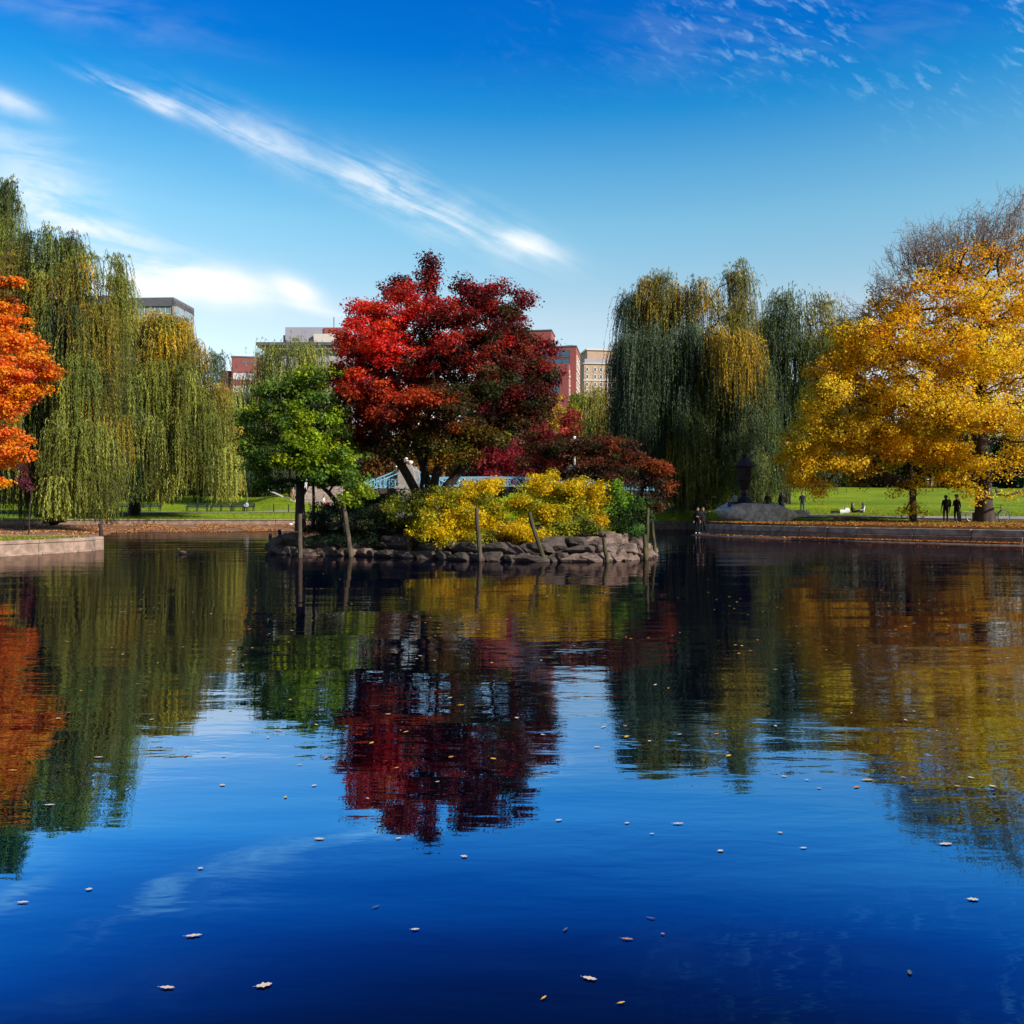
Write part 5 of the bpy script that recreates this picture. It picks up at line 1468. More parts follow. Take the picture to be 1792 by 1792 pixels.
BONES = [('pel', 'spi', 'top'), ('spi', 'che', 'top'), ('che', 'nek', 'top'), ('nek', 'hd0', 'skin'), ('hd0', 'hd1', 'skin'), ('hd1', 'hd2', 'skin'), ('che', 'sL', 'top'), ('sL', 'eL', 'top'), ('eL', 'wL', 'sleeve'), ('wL', 'hL', 'skin'),
         ('che', 'sR', 'top'), ('sR', 'eR', 'top'), ('eR', 'wR', 'sleeve'), ('wR', 'hR', 'skin'), ('pel', 'jL', 'leg'), ('jL', 'kL', 'leg'), ('kL', 'aL', 'shin'), ('aL', 'tL', 'shoe'), ('pel', 'jR', 'leg'), ('jR', 'kR', 'leg'), ('kR', 'aR', 'shin'), ('aR', 'tR', 'shoe')]
SIT = dict(pel=(0, .05, .50), spi=(0, .06, .68), che=(0, .02, .88), nek=(0, -.02, 1.01), hd0=(0, -.05, 1.08), hd1=(0, -.06, 1.16), hd2=(0, -.05, 1.24), sL=(.17, .02, .94), eL=(.22, -.08, .70), wL=(.16, -.28, .60), hL=(.12, -.34, .60),
           sR=(-.17, .02, .94), eR=(-.22, -.08, .70), wR=(-.16, -.28, .60), hR=(-.12, -.34, .60), jL=(.09, -.02, .49), kL=(.12, -.42, .50), aL=(.12, -.40, .09), tL=(.13, -.56, .04), jR=(-.09, -.02, .49), kR=(-.12, -.42, .50), aR=(-.12, -.40, .09), tR=(-.13, -.56, .04))
GSIT = dict(pel=(0, .05, .13), spi=(0, .10, .32), che=(0, .10, .52), nek=(0, .07, .65), hd0=(0, .04, .72), hd1=(0, .03, .80), hd2=(0, .03, .88), sL=(.17, .10, .58), eL=(.24, -.02, .36), wL=(.16, -.22, .34), hL=(.12, -.28, .34),
            sR=(-.17, .10, .58), eR=(-.24, .02, .36), wR=(-.16, -.20, .34), hR=(-.12, -.26, .34), jL=(.09, 0, .13), kL=(.14, -.36, .34), aL=(.12, -.62, .08), tL=(.13, -.76, .06), jR=(-.09, 0, .13), kR=(-.14, -.36, .30), aR=(-.12, -.62, .08), tR=(-.13, -.76, .06))


def person(label, loc, face, top='black', leg='black', hair='dark', long=False, sleeve=None, shin=None, shoe='black', pose=None, hat=None, scale=1.0, group=None, skirt=False):
    """face: heading in degrees, 0 looks at the camera, positive turns to the viewer's right"""
    J = dict(BASE); J.update(pose or {})
    names = list(J)
    me = bpy.data.meshes.new('tmp')
    me.from_pydata([J[n] for n in names], [(names.index(a), names.index(b)) for a, b, _ in BONES], [])
    ob = bpy.data.objects.new('tmp', me); COL.objects.link(ob)
    md = ob.modifiers.new('s', 'SKIN'); md.use_smooth_shade = True
    lay = me.skin_vertices[0].data
    for i, n in enumerate(names):
        r = RAD[n]; wx = 1.25 if n in ('pel', 'che', 'spi') else 1.0
        lay[i].radius = (r * wx, r); lay[i].use_root = (n == 'pel')
    sd = ob.modifiers.new('u', 'SUBSURF'); sd.levels = 1; sd.render_levels = 1
    dg = bpy.context.evaluated_depsgraph_get()
    ev = ob.evaluated_get(dg); m2 = ev.to_mesh()
    V = [v.co.copy() for v in m2.vertices]; Fc = [tuple(p.vertices) for p in m2.polygons]
    ev.to_mesh_clear(); bpy.data.objects.remove(ob); bpy.data.meshes.remove(me)
    mats = [M_SKIN, CL[top], CL[leg], CL[shoe], CL[sleeve] if sleeve else CL[top], CL[shin] if shin and shin != 'skin' else CL[leg], M_EYE]
    key = {'skin': 0, 'top': 1, 'leg': 2, 'shoe': 3, 'sleeve': 4, 'shin': 5}
    if sleeve == 'skin_': mats[4] = M_SKIN
    if shin == 'skin': mats[5] = M_SKIN
    mi = []
    segs = [(Vector(J[a]), Vector(J[b]), key[k]) for a, b, k in BONES]
    for f in Fc:
        c = sum((V[i] for i in f), Vector()) / len(f); best = 9; bm_ = 0
        for a, b, k in segs:
            d = b - a; t = max(0, min(1, (c - a).dot(d) / d.length_squared)); e = (c - a - d * t).length - (.03 if k == 1 else 0)
            if e < best: best = e; bm_ = k
        mi.append(bm_)
    mb = MB(); mb.v = [tuple(v) for v in V]; mb.f = Fc; mb.m = mi
    for sgn, w, h in ((1, 'wL', 'hL'), (-1, 'wR', 'hR')):
        a, b = Vector(J[w]), Vector(J[h]); d = (b - a).normalized(); side = d.cross(Vector((0, 1, 0.2))).normalized()
        if side.length < .1: side = Vector((1, 0, 0))
        nn = d.cross(side)
        for q, (o_, L_) in enumerate(((-.026, .062), (-.009, .078), (.009, .072), (.026, .055))):
            p0 = b + side * o_; p1 = p0 + d * (L_ * .6 + .02); p2 = p1 + (d * .75 + nn * .5) * L_ * .5
            mb.tube([p0, p1, p2], [.011, .009, .006], 5, 0)
        p0 = a.lerp(b, .5) + side * .03; mb.tube([p0, p0 + side * .03 + d * .03, p0 + side * .035 + d * .07], [.012, .010, .007], 5, 0)
    hd = Vector(J['hd1']); up_ = (Vector(J['hd2']) - Vector(J['hd0'])).normalized(); fw = Vector((0, -1, 0)); fw = (fw - up_ * fw.dot(up_)).normalized(); sd_ = up_.cross(fw)
    mb.tube([hd + fw * .085 + up_ * .0, hd + fw * .118 - up_ * .03], [.010, .016], 5, 0)
    for s_ in (-1, 1):
        e = hd + fw * .088 + sd_ * .034 * s_ + up_ * .015
        mb.tube([e, e + fw * .012], [.012, .008], 6, 6)
        mb.tube([hd + sd_ * .085 * s_ - up_ * .03, hd + sd_ * .10 * s_, hd + sd_ * .09 * s_ + up_ * .025], [.010, .016, .010], 5, 0)
    mb.tube([hd + fw * .088 - up_ * .055 - sd_ * .02, hd + fw * .088 - up_ * .055 + sd_ * .02], .007, 5, 3)
    if skirt:
        c = Vector(J['pel']); mb.lathe([(.15, .08), (.2, -.1), (.26, -.45)], 12, tuple(c), 1)
    root = empty('person', tuple(loc), R(face))
    root.scale = (scale,) * 3
    tag(root, label, 'person', group)
    mb.build('body', mats, root, smooth=True)
    # hair as a cap over the back and top of the head
    bm = bmesh.new(); bmesh.ops.create_uvsphere(bm, u_segments=12, v_segments=8, radius=1)
    for v in bm.verts:
        c = v.co
        p = sd_ * c.x * .108 + fw * (-c.y * .112) + up_ * c.z * .115
        if c.y < -.15 and c.z < .45: p = p * .75     # keep the face clear
        if long and c.y > -.1 and c.z < -.2: p = p + up_ * (c.z * .28) - fw * .02
        elif c.z < -.5: p = p * .8
        v.co = hd + up_ * .025 - fw * .012 + p
    me = bpy.data.meshes.new('hair'); bm.to_mesh(me); bm.free()
    me.materials.append(M_HAIR[hair]); [setattr(p_, 'use_smooth', True) for p_ in me.polygons]
    link('hair', me, root)
    if hat:
        m_ = MB(); c = hd + up_ * .07
        m_.lathe([(.16, 0), (.17, .01), (.105, .02), (.1, .08), (.05, .11)], 14, tuple(c)); m_.build('hat', CL[hat], root)
    return root


def gp(px, D, dz=0.0):
    p = P(px, 900, D); p[2] = gz(px, D) + dz
    return tuple(p)


def pos(px, D, z):
    p = P(px, 900, D); p[2] = z; return tuple(p)


# two on the shelf beside the water
person('long haired person in black on the ledge, arms folded at the front', pos(1221, 55.9, .08), -25, shoe='shoe', pose=dict(wL=(.10, -.24, 1.10), hL=(.04, -.30, 1.14), eL=(.24, -.02, 1.14)), long=True)
person('person in black on the ledge holding up a phone', pos(1230, 56.15, .08), 20, shoe='shoe', hair='brown', pose=dict(eL=(.30, -.10, 1.22), wL=(.30, -.30, 1.42), hL=(.29, -.36, 1.48)))
ph = MB(); ph.box((0, 0, 0), (.08, .012, .15)); o = ph.build('phone', M_EYE, bevel=.004); o.location = (pos(1230, 56.15, 0)[0] + .39, 56.15 - .25, 1.66); tag(o, 'small phone held up by the person in black on the ledge', 'phone')
# sitting against the lantern
SL = dict(SIT)
person('person in grey jacket and blue jeans sitting on the boulder against the lantern', pos(1286, 58.2, 1.62), -75, 'grey', 'denim', 'dark', True, shoe='shoe', pose=SL)
person('person in dark clothes standing half hidden behind the boulder', gp(1343, 66), 170, 'black', 'black', 'brown')
person('woman in a black dress standing right of the boulder', gp(1368, 70), 160, 'black', 'black', 'dark', True, shin='skin', skirt=True)
person('man in navy jacket and jeans standing on the path looking down', gp(1404, 71), -20, 'navy', 'denim', 'brown', pose=dict(wR=(-.14, -.22, 1.0), hR=(-.10, -.28, 1.02)))
person('dark haired person lounging on the lawn in black, left of the picnic pair', gp(1493, 69), 60, 'black', 'black', 'brown', True, pose=GSIT)
person('brown haired person in pale top sitting on the lawn, right of the picnic pair', gp(1509, 69.3), -80, 'white', 'navy', 'brown', True, pose=GSIT)
person('person in black with a backpack standing beneath the golden boughs', gp(1655, 53.3), 175, 'black', 'black', 'dark', shoe='shoe')
person('person in black facing the other one beneath the golden boughs wearing a cap', gp(1674, 53.5), -60, 'black', 'black', 'dark', shoe='shoe', hat='navy', pose=dict(wR=(-.12, -.24, 1.1), hR=(-.06, -.3, 1.12)))
person('tiny distant person in white by the dark trees, left of the two', gp(1623, 148), 160, 'white', 'tan')
person('tiny distant person in white by the dark trees, right of the two', gp(1631, 149), 170, 'white', 'white', 'brown')
person('distant person in navy sitting alone high on the lawn', gp(1744, 118), 60, 'navy', 'navy', pose=GSIT)
person('person in pale blue shirt sitting bent forward on the end of the park bench', gp(431, 89.9), 10, 'pale', 'black', 'dark', pose=dict(SIT, che=(0, -.10, .86), nek=(0, -.2, .96), hd0=(0, -.25, 1.0), hd1=(0, -.29, 1.06), hd2=(0, -.30, 1.14), sL=(.17, -.10, .90), sR=(-.17, -.10, .90)))
person('walker in white shirt with orange bag seen between the green tree trunks', gp(567, 87), 80, 'white', 'black', 'dark', pose=dict(kL=(.1, -.12, .5), aR=(-.1, .2, .12)))
person('walker in dark top and shorts seen right of the leaning trunk', gp(621, 86), -60, 'navy', 'black', 'brown', shin='skin', shoe='shoe')
person('small figure in tan coat coming down the stone steps', gp(513, 96), 10, 'tan', 'tan', 'brown')
person('person in dark coat with auburn hair on the footbridge left of the pier', pos(666, 108.2, 4.25), -90, 'black', 'black', 'auburn', True)
person('person in red top on the footbridge right of the maple trunk', pos(765, 107.6, 4.3), 90, 'red', 'black', 'dark')
# bags
def bag(label, loc, d, mat, name='bag', handle=True):
    mb = MB()
    x, y, z = d[0] / 2, d[1] / 2, d[2]
    mb.add([(-x, -y, 0), (x, -y, 0), (x, y, 0), (-x, y, 0), (-x * 1.1, -y * 1.1, z * .6), (x * 1.1, -y * 1.1, z * .6), (x * 1.1, y * 1.1, z * .6), (-x * 1.1, y * 1.1, z * .6), (-x * .9, -y * .5, z), (x * .9, -y * .5, z * .95), (x * .9, y * .5, z), (-x * .9, y * .5, z * .97)],
           [(0, 3, 2, 1), (0, 1, 5, 4), (1, 2, 6, 5), (2, 3, 7, 6), (3, 0, 4, 7), (4, 5, 9, 8), (5, 6, 10, 9), (6, 7, 11, 10), (7, 4, 8, 11), (8, 9, 10, 11)])
    if handle: mb.tube([(-x * .5, 0, z * .95), (-x * .35, 0, z * 1.3), (x * .35, 0, z * 1.3), (x * .5, 0, z * .95)], .012, 5)
    o = mb.build(name, mat, bevel=.02); o.location = loc; tag(o, label, 'bag'); return o


bag('black bag lying on the lawn left of the white bags', gp(1462, 69), (.62, .35, .28), CL['black'])
bag('white bag on the lawn next to the black bag', gp(1474, 69), (.48, .3, .36), CL['white'])
bag('white bag on the lawn nearest the picnic pair', gp(1482, 69.8), (.38, .28, .48), CL['white'])
bg_ = pos(1653, 53.55, gz(1655, 53.3) + 1.02); bag('black backpack worn by the person beneath the golden boughs', (bg_[0] - .02, 53.3 - .22, bg_[2]), (.32, .16, .48), CL['black'], 'backpack')
b_ = gp(569, 87); bag('orange bag carried by the walker in white', (b_[0] + .15, 86.75, b_[2] + .75), (.3, .14, .32), CL['red'])

# ------------------------------------------------------------------ bicycles
M_TYRE = simple('tyre rubber', (.03, .03, .032), .8, var=.1); M_RIM = simple('alloy rim', (.75, .77, .80), .35, metal=.7, var=.05); M_FRAME = simple('dark blue bicycle paint', (.03, .05, .09), .35, var=.1)
M_FRAME2 = simple('black bicycle paint', (.02, .02, .022), .35, var=.1)


def bicycle(label, loc, rz, fm, sc=1.0):
    root = empty('bicycle', loc, rz); root.scale = (sc,) * 3; tag(root, label, 'bicycle', 'bicycles leaning at the golden tree')
    r = .345
    for x in (-.53, .53):
        cir = [(x + r * math.cos(t), 0, r + r * math.sin(t)) for t in np.linspace(0, 2 * math.pi, 29)]
        mb = MB(); mb.box((x, 0, r), (.05, .07, .05)); w = mb.build('wheel', M_RIM, root)
        mb = MB(); mb.tube(cir, .024, 6, cap=False); mb.build('tyre', M_TYRE, w)
        mb = MB(); mb.tube([(x + (p[0] - x) * .93, 0, r + (p[2] - r) * .93) for p in cir], .013, 5, cap=False)
        for t in np.linspace(0, 2 * math.pi, 15)[:-1]: mb.tube([(x, 0, r), (x + r * .92 * math.cos(t), 0, r + r * .92 * math.sin(t))], .004, 3)
        mb.build('rim', M_RIM, w)
    mb = MB()
    bb = (-.08, 0, .30); st_ = (-.20, 0, .82); hd_ = (.34, 0, .86); hl = (.38, 0, .72); ra = (-.53, 0, .345); fa = (.53, 0, .345)
    for a, b, t in ((bb, st_, .018), (st_, hd_, .017), (bb, hl, .021), (hd_, hl, .02), (st_, ra, .011), (bb, ra, .012), (hl, fa, .015)): mb.tube([a, b], t, 7)
    mb.build('frame', fm, root)
    mb = MB(); mb.tube([(-.20, 0, .8), (-.23, 0, .94)], .013, 6); mb.tube([(-.37, 0, .955), (-.26, 0, .96), (-.10, 0, .945)], [.06, .045, .018], 8); mb.build('saddle', M_TYRE, root)
    mb = MB(); mb.tube([(.34, 0, .86), (.33, 0, .97)], .014, 6); mb.tube([(.24, -.3, .98), (.36, -.2, .99), (.36, .2, .99), (.24, .3, .98)], .014, 6); mb.build('handlebar', M_TYRE, root)
    mb = MB(); mb.tube([(-.08, -.06, .30), (.05, -.07, .18)], .012, 5); mb.tube([(-.08, .06, .30), (-.21, .07, .42)], .012, 5); mb.box((.05, -.12, .17), (.09, .09, .02)); mb.box((-.21, .12, .42), (.09, .09, .02)); mb.build('crank', M_RIM, root)
    return root


bicycle('dark bicycle whose front wheel shows right of the thick golden tree trunk', gp(1741, 55.9), R(4), M_FRAME, 1.15)
bicycle('black bicycle whose wheel shows left of the thick golden tree trunk', gp(1717, 57.0), R(-6), M_FRAME2, 1.1)
bk = empty('bench', gp(1692, 56.3)); tag(bk, 'low plain bench between the standing pair and the bicycles', 'bench')
mb = MB(); mb.box((0, 0, .68), (1.1, .4, .06)); mb.build('seat', M_GRAN, bk, bevel=.01)
for x in (-.48, .48):
    mb = MB(); mb.box((x, 0, .32), (.07, .34, .65)); mb.build('leg', M_DARKM, bk)

# ------------------------------------------------------------------ park benches
M_BENCH = simple('dark green bench paint', (.02, .045, .035), .55, var=.2)
M_IRON = simple('black iron', (.015, .015, .017), .5, var=.2)
b0 = empty('park_bench', gp(345, 90.3))
tag(b0, 'x', 'bench', 'dark green benches along the left path')
mb = MB()
for k in range(4): mb.box((0, -.2 + k * .13, .45), (2.3, .1, .04))
mb.build('seat', M_BENCH, b0)
mb = MB()
for k in range(3): mb.box((0, .26 + k * .04, .58 + k * .14), (2.3, .03, .11))
mb.build('backrest', M_BENCH, b0)
for x in (-1.05, 0, 1.05):
    mb = MB(); mb.bar((x, -.22, 0), (x, -.2, .45), .06); mb.bar((x, .2, 0), (x, .2, .45), .06); mb.bar((x, .2, .43), (x, .36, .95), .06); mb.bar((x, -.22, .43), (x, .22, .43), .05)
    mb.bar((x, -.22, .62), (x, .28, .64), .05); mb.bar((x, -.22, .45), (x, -.22, .62), .05); mb.build('leg', M_IRON, b0)
blabs = ['leftmost dark green bench on the path, beside the second willow trunk', 'second dark green bench from the left behind the trailing willow', 'dark green bench right of the drooping willow spray', 'dark green bench between two hanging willow curtains', 'rightmost dark green bench with the person in pale blue on its end']
b0['label'] = blabs[2]
for px, lab in ((222, blabs[0]), (262, blabs[1]), (387, blabs[3]), (426, blabs[4])):
    c = copy_tree(b0); c.location = gp(px, 90.3); c['label'] = lab
f0 = None
for px, lab in ((479, 'thin dark bollard on the left path edge right of the seated person'), (505, 'thin dark bollard left of the green tree trunk')):
    mb = MB(); mb.lathe([(.06, 0), (.055, .75), (.08, .78), (.05, .86)], 8); o = mb.build('bollard', M_IRON); o.location = gp(px, 84.0); tag(o, lab, 'bollard', 'bollards on the left path')
# thin lamp post seen through the left willows
lq = empty('street_lamp', gp(251, 96)); tag(lq, 'slim black park lamp behind the second willow trunk', 'street lamp')
mb = MB(); mb.lathe([(.16, 0), (.14, .3), (.07, .4), (.055, 3.4), (.1, 3.5)], 8); mb.build('pole', M_IRON, lq)
mb = MB(); mb.lathe([(.12, 3.5), (.22, 3.6), (.26, 4.0), (.12, 4.15)], 8); mb.build('lamp_globe', M_GLOBE, lq)

# ------------------------------------------------------------------ pushchair on the far path
pc = empty('pushchair', gp(612, 87)); tag(pc, 'dark pushchair on the path beside the walker in shorts', 'pushchair')
mb = MB(); mb.add([(-.22, -.3, .45), (.22, -.3, .45), (.22, .25, .4), (-.22, .25, .4), (-.22, .3, .95), (.22, .3, .95), (.22, -.05, 1.05), (-.22, -.05, 1.05)], [(0, 3, 2, 1), (3, 4, 5, 2), (4, 7, 6, 5), (0, 4, 3), (1, 2, 5), (4, 0, 7), (5, 6, 1)]); mb.build('hood', CL['navy'], pc)
mb = MB(); mb.bar((-.22, -.35, .1), (-.22, .5, 1.05), .03); mb.bar((.22, -.35, .1), (.22, .5, 1.05), .03); mb.bar((-.22, .5, 1.05), (.22, .5, 1.05), .03); mb.build('frame', M_RIM, pc)
for x in (-.25, .25):
    for y in (-.35, .3):
        mb = MB(); mb.tube([(x - .02, y, .12), (x + .02, y, .12)], .12, 10); mb.build('wheel', M_TYRE, pc)

# ------------------------------------------------------------------ birds
M_DUCK = simple('brown feathers', (.12, .085, .06), .8, var=.4, scale=30); M_GULL = simple('white feathers', (.7, .7, .72), .7, var=.1)


def bird(name, label, cat, loc, rz, mat, sc):
    mb = MB()
    mb.tube([(-.24, 0, .12), (-.18, 0, .09), (-.08, 0, .075), (.06, 0, .075), (.14, 0, .10), (.165, 0, .17), (.17, 0, .21), (.20, 0, .225), (.24, 0, .215), (.29, 0, .20)], [.01, .045, .085, .095, .06, .035, .034, .042, .022, .008], 10)
    for s_ in (-1, 1): mb.tube([(-.2, .05 * s_, .12), (-.06, .088 * s_, .11), (.08, .07 * s_, .11)], [.012, .035, .02], 6)
    o = mb.build(name, mat, smooth=True); o.location = loc; o.rotation_euler = (0, 0, rz); o.scale = (sc,) * 3
    tag(o, label, cat)
    return o


bird('duck', 'brown duck paddling alone between the grassy point and the island', 'duck', pos(318, 34.6, -.02), R(150), M_DUCK, 1.0)
bird('gull', 'white gull standing on the leafy beach left of the green tree', 'bird', pos(509, 69.2, .32), R(20), M_GULL, 1.1)
WM = bpy.data.materials['pond water']
V = []; c0 = Vector(pos(318, 34.6, 0))
for (tx, ty) in ((-1.05, .10), (.55, .28)):
    n = 14; base_i = len(V)
    for i in range(n):
        f = i / (n - 1); p = c0 + Vector((tx * f, ty * f + .02 * math.sin(f * 9), 0)); w = .035 + .03 * math.sin(f * 3.14)
        V += [(p.x, p.y - w, -.002), (p.x, p.y, .010 * math.sin(max(.02, f) ** .5 * 3.1) + .002), (p.x, p.y + w, -.002)]
Fq = []
for b_i in (0, 42):
    for i in range(13):
        for j in range(2): Fq.append((b_i + i * 3 + j, b_i + i * 3 + j + 1, b_i + (i + 1) * 3 + j + 1, b_i + (i + 1) * 3 + j))
tag(quad_mesh('water_wake', V, Fq, WM, smooth=True), kind='structure')

# ------------------------------------------------------------------ leaves floating on the pond
def leaf_mesh(L, W, c, seed, fold=.03):
    rr = random.Random(seed); n = 10; V = []; Fc = []; bend = rr.uniform(-.12, .12)
    for i in range(n):
        f = i / (n - 1); w = W * .5 * math.sin(math.pi * min(1, f * .93 + .04)) ** .8 * (1 + (.28 if i % 3 == 1 else -.16) + rr.uniform(-.1, .1))
        z = .03 * L * (f - .5) ** 2 + rr.uniform(0, .006) * L
        V += [(L * (f - .5), -w, z + fold * w), (L * (f - .5), bend * L * math.sin(f * 3.1), z), (L * (f - .5), w * rr.uniform(.85, 1.1), z + fold * w * 1.3)]
    for i in range(n - 1):
        for j in range(2): Fc.append((i * 3 + j, (i + 1) * 3 + j, (i + 1) * 3 + j + 1, i * 3 + j + 1))
    k0 = len(V); V += [(-.5 * L, -.012 * L, .004), (-.5 * L, .012 * L, .004), (-.5 * L - .22 * L, .05 * L, .012 * L), (-.5 * L - .22 * L, .03 * L, .012 * L)]
    Fc.append((k0, k0 + 1, k0 + 2, k0 + 3))
    me = bpy.data.meshes.new('fallen_leaf'); me.from_pydata(V, [], Fc)
    me.materials.append(c); [setattr(p_, 'use_smooth', True) for p_ in me.polygons]
    return me


ML = {'pale': simple('pale dry leaf', (.72, .60, .50), .7, var=.25, scale=40), 'yellow': simple('yellow fallen leaf', (.75, .45, .05), .6, var=.2, scale=40), 'orange': simple('orange fallen leaf', (.70, .25, .05), .6, var=.25, scale=40), 'pink': simple('faded pink leaf', (.42, .22, .22), .7, var=.2, scale=40), 'dim': simple('sodden grey leaf', (.10, .12, .17), .6, var=.2, scale=40)}
LM = {k: [leaf_mesh(1.0, .30 + .10 * j, m_, 50 + j + len(k)) for j in range(3)] for k, m_ in ML.items()}
BIG = [(460, 1730, 27, 'pale', 2, 20, 'largest pale leaf floating near the bottom edge, left of centre'), (337, 1642, 27, 'pale', 0, 12, 'long pale leaf floating left of centre above the largest leaf'), (290, 1734, 26, 'pale', 0, -3, 'thin pale leaf floating left of the largest leaf'),
       (1033, 1718, 25, 'pale', 1, -20, 'pale leaf with a turned up end floating right of centre at the bottom'), (952, 1752, 14, 'yellow', 0, 50, 'small yellowish leaf below and left of the turned up leaf'), (1088, 1761, 15, 'yellow', 0, 20, 'small yellowish leaf right of the turned up leaf'),
       (726, 1631, 15, 'pale', 1, 8, 'single pale leaf in the open blue water below the maple reflection'), (1099, 1648, 20, 'pink', 0, -8, 'dull pink leaf floating right of centre'), (1161, 1639, 7, 'pink', 2, 0, 'tiny reddish leaf fragment beside the dull pink leaf'), (990, 1631, 14, 'dim', 0, 55, 'dark sodden leaf standing on edge left of the dull pink leaf'),
       (1140, 1611, 15, 'dim', 0, -20, 'dim sodden leaf above the dull pink leaf'), (1595, 1707, 15, 'dim', 2, 70, 'round greyish leaf under the surface at lower right'), (1658, 1480, 23, 'pale', 1, 5, 'pale leaf under the golden reflection at the right'), (1706, 1578, 19, 'pale', 2, -6, 'pale leaf near the right edge below the golden reflection'),
       (1188, 1444, 19, 'pale', 0, 3, 'long pale leaf below the willow reflection'), (558, 1471, 17, 'pale', 1, -4, 'pale leaf left of the maple reflection tip'), (153, 1560, 11, 'pale', 2, 10, 'small round pale leaf near the left edge'), (37, 1583, 20, 'pale', 0, 4, 'thin pale leaf at the far left edge'),
       (349, 1523, 9, 'pale', 2, 0, 'small pale leaf in the reflected cloud streak'), (1520, 1367, 20, 'yellow', 1, 4, 'yellow leaf caught in the golden reflection'), (20, 1350, 15, 'yellow', 0, 4, 'yellow leaf on the orange reflection at the left edge'), (171, 1327, 15, 'pale', 0, 4, 'pale leaf on the dark willow reflection'), (85, 1411, 18, 'pale', 0, 5, 'pale leaf at the foot of the willow reflection'), (657, 1591, 14, 'dim', 0, 40, 'dim upturned leaf right of the longest leaf')]


def put_leaf(px, py, w, col, j, ang, lab, grp=None):
    D = CAMZ * F / (py - HOR); L = max(w * D / F, .018)
    o = link('fallen_leaf', LM[col][j]); o.location = pos(px, D, .006); o.scale = (L, L * (1.0 if w > 12 else 1.4), L); o.rotation_euler = (0, 0, R(ang))
    tag(o, lab, 'leaf', grp)


for b_ in BIG: put_leaf(*b_)
rng = np.random.default_rng(77)
cnt = 0
while cnt < 190:
    px = rng.uniform(5, 1788); py = 985 + 420 * rng.random() ** 1.6
    if 480 < px < 1130 and py < 1000: continue
    if py > 1330 and rng.random() < .5: continue
    k = rng.choice(['pale', 'yellow', 'orange', 'pale']); D = CAMZ * F / (py - HOR)
    size = float(np.clip(rng.lognormal(math.log(.038), .3), .022, .07)) * F / D
    put_leaf(px, py, size, k, int(rng.integers(0, 3)), float(rng.uniform(0, 180)), 'small %s leaf floating among many others on the darker water before the island' % {'pale': 'pale', 'yellow': 'yellow', 'orange': 'orange'}[k], '%s leaves scattered over the pond' % k)
    cnt += 1
cl = [(rng.uniform(20, 1770), rng.uniform(1000, 1150)) for _ in range(22)]
for i in range(88):
    c_ = cl[i % 22]; px = c_[0] + rng.normal() * 28; py = max(992, c_[1] + rng.normal() * 7)
    if not 5 < px < 1785 or (470 < px < 1140 and py < 1000): continue
    k = ('pale', 'yellow', 'orange')[int(rng.integers(0, 3))]; D = CAMZ * F / (py - HOR)
    put_leaf(px, py, float(rng.uniform(.035, .075)) * F / D, k, int(rng.integers(0, 3)), float(rng.uniform(0, 180)), 'tiny %s leaf in a loose drift on the dark water near the far banks' % k, '%s leaves drifting near the far banks' % k)
for (px, py) in ((978, 1438), (1098, 1443), (1367, 1460), (1262, 1492), (697, 1470), (812, 1502), (388, 1376), (1142, 1462), (1408, 1487), (1045, 1309)):
    put_leaf(px, py, float(rng.uniform(8, 13)), 'pale', int(rng.integers(0, 3)), float(rng.uniform(-20, 20)), 'small pale leaf floating on the open blue water', 'pale leaves scattered over the open blue water')

# ------------------------------------------------------------------ leaf litter and grass
LIT = [(.50, .20, .05), (.42, .13, .035), (.60, .32, .06), (.30, .12, .045), (.22, .09, .04), (.55, .22, .04)]


def litter(name, label, pts, size, seed, pal=LIT):
    rng = np.random.default_rng(seed); n = len(pts)
    N = unit(rand_unit(n, rng) * .35 + np.array([0, 0, 1.0])); T = rand_unit(n, rng); T = unit(T - N * (T * N).sum(1, keepdims=True))
    s = .6 + .8 * rng.random(n)
    V, C = leaf_quads(pts, T, N, size * s, size * .75 * s, pick(pal, n, rng) * (1 + .2 * rng.normal(size=(n, 1))).clip(.5, 1.5), rng, .2)
    o = quad_mesh(name, V, np.arange(len(V)).reshape(-1, 4), LITTER, None, col=C); tag(o, label, 'leaf litter', kind='stuff')


rng = np.random.default_rng(5)
pts = []
while len(pts) < 26000:
    px = rng.uniform(1225, 2150); S = shore(px); D = S + .5 + (13 if px > 1350 else 5) * rng.random() ** 1.1
    if 1460 > px and D > 59: continue
    if D > 62.0 and rng.random() < .9: continue
    if px > 1550 and rng.random() < .35 and D < S + 3: continue
    pts.append(((px - 896) / F * D, D, gz(px, D) + .02 + .03 * rng.random()))
litter('leaf_litter', 'carpet of orange brown fallen leaves on the right bank under the golden trees', np.array(pts), .13, 1)
pts = []
for _ in range(7000):
    k = int(np.clip(rng.integers(0, len(SHELF) - 1), 0, len(SHELF) - 2)); a, b = SHELF[k], SHELF[k + 1]
    f = rng.random(); p = a.lerp(b, f); t = (b - a).normalized(); nn = Vector((t.y, -t.x))
    if nn.dot(-p) < 0: nn = -nn
    if (p.x / p.y * F + 896) < 1400 and rng.random() < .75: continue
    w = .2 + .75 * rng.random() ** .8; q_ = p + nn * w
    pts.append((q_.x, q_.y, .11 - .04 * w + .02 + .03 * rng.random()))
litter('leaf_litter', 'line of russet leaves stranded on the stone shelf at the foot of the right wall', np.array(pts), .12, 2)
pts = []
while len(pts) < 16000:
    px = rng.uniform(-100, 545); a = beach_near(px); D = a + (70.8 - a) * (rng.random() if rng.random() < .5 else rng.beta(2.2, 2))
    if mnoise.noise(Vector((px * .02, D * .25, 3))) < -.15: continue
    pts.append(((px - 896) / F * D, D, beach_z(px, D) + .03 + .03 * rng.random()))
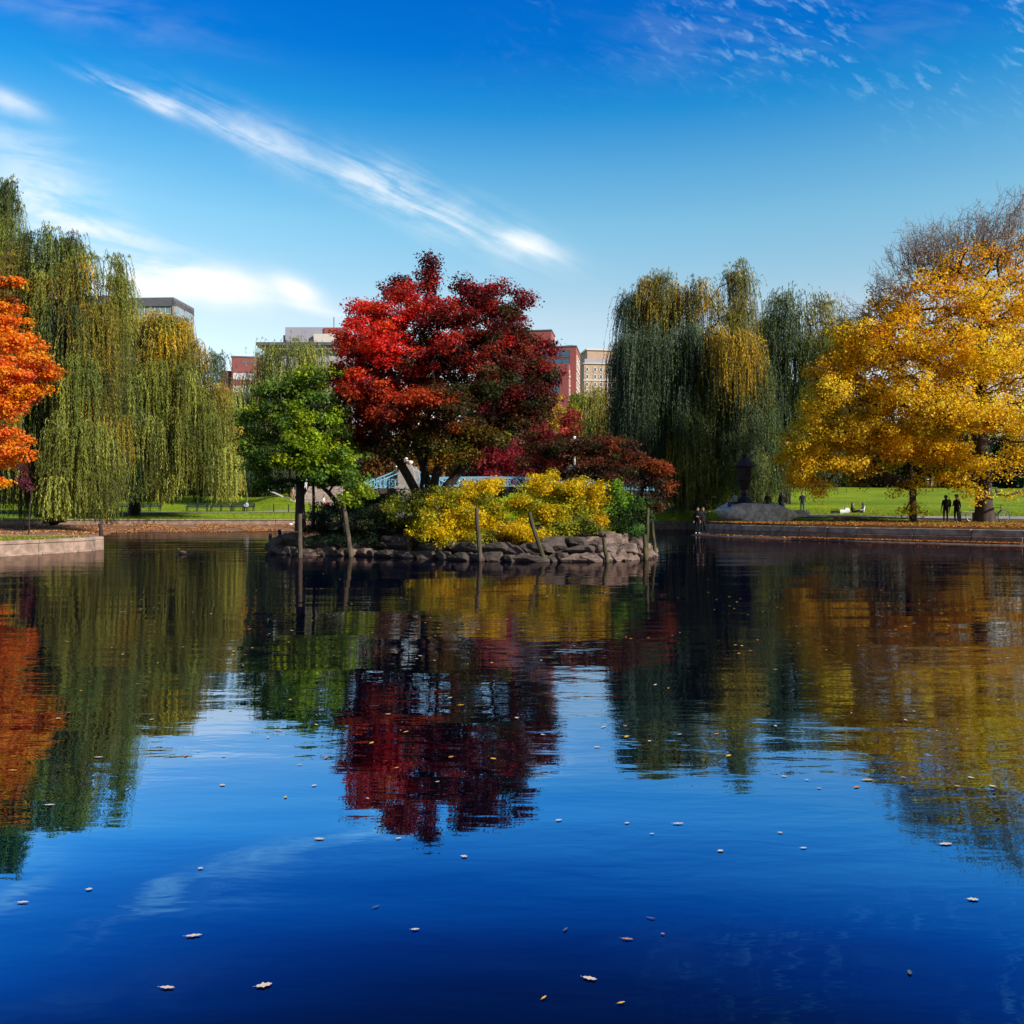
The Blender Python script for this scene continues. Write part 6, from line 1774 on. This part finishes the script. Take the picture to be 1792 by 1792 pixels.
litter('leaf_litter', 'tan and orange leaves strewn over the beach below the left wall', np.array(pts), .12, 3, [(.62, .36, .16), (.55, .25, .10), (.70, .45, .20), (.40, .16, .08)])
pts = []
for _ in range(3500):
    px = rng.uniform(1330, 1850); D = rng.uniform(60, 140)
    pts.append(((px - 896) / F * D, D, gz(px, D) + .12))
for _ in range(1200):
    px = rng.uniform(180, 560); D = rng.uniform(72, 84)
    pts.append(((px - 896) / F * D, D, gz(px, D) + .04))
for _ in range(900):
    x = rng.uniform(-27, -18.3); y = rng.uniform(29, 39)
    if x > -18.6 - abs(y - 37) * .38: continue
    pts.append((x, y, .55))
litter('leaf_litter', 'scattered yellow leaves dotting the lawns', np.array(pts), .10, 4, [(.8, .5, .08), (.6, .35, .05)])


def blades(pts, h, seed, label, pal):
    rng = np.random.default_rng(seed); n = len(pts)
    T = unit(rng.normal(size=(n, 3)) * .35 + np.array([0, 0, 1.0])); N = unit(rand_unit(n, rng) * np.array([1, 1, .1]))
    L = h * (.5 + rng.random(n)); V, C = leaf_quads(pts + T * (L * .45)[:, None], T, N, L, np.full(n, .022), pick(pal, n, rng), rng, .02)
    o = quad_mesh('grass', V, np.arange(len(V)).reshape(-1, 4), LITTER, None, col=C); tag(o, label, 'grass', kind='stuff')


pts = []
while len(pts) < 26000:
    x = rng.uniform(-30, -17.9); y = rng.uniform(24, 39.8)
    xe = -.65 + np.interp(y, [12.5, 19.5, 27, 32, 34.6, 36.2, 37, 37.8, 38.5, 39, 39.6], [-33, -27, -22.2, -19.6, -18.45, -17.85, -17.65, -17.75, -18.2, -19, -20.5]) - .32
    if x > xe: continue
    if mnoise.noise(Vector((x * .35, y * .35, 0))) < -.12 and rng.random() < .8: continue
    pts.append((x, y, .51))
blades(np.array(pts), .07, 8, 'short grass on the small point at the left', [(.10, .17, .015), (.16, .22, .02), (.22, .22, .03), (.07, .12, .01)])
pts = []
while len(pts) < 60000:
    if rng.random() < .55:
        px = rng.uniform(1225, 1850); D = shore(px) + rng.uniform(1.5, 30)
        if D < 60 and rng.random() < .9: continue
    else: px = rng.uniform(150, 560); D = rng.uniform(71.6, 100)
    if 84 < D < 90 and px < 600: continue
    if px > 1330 and 57.5 < D < 70: 
        if D < float(np.interp(px, [1340, 1400, 1500, 1620, 2100], [70.5, 67.5, 63.5, 62.5, 61])): continue
    pts.append(((px - 896) / F * D, D, gz(px, D) + .03))
blades(np.array(pts), .12, 9, 'rougher grass over the lawns behind the walls', [(.16, .27, .01), (.24, .34, .012), (.12, .20, .01), (.30, .34, .03)])
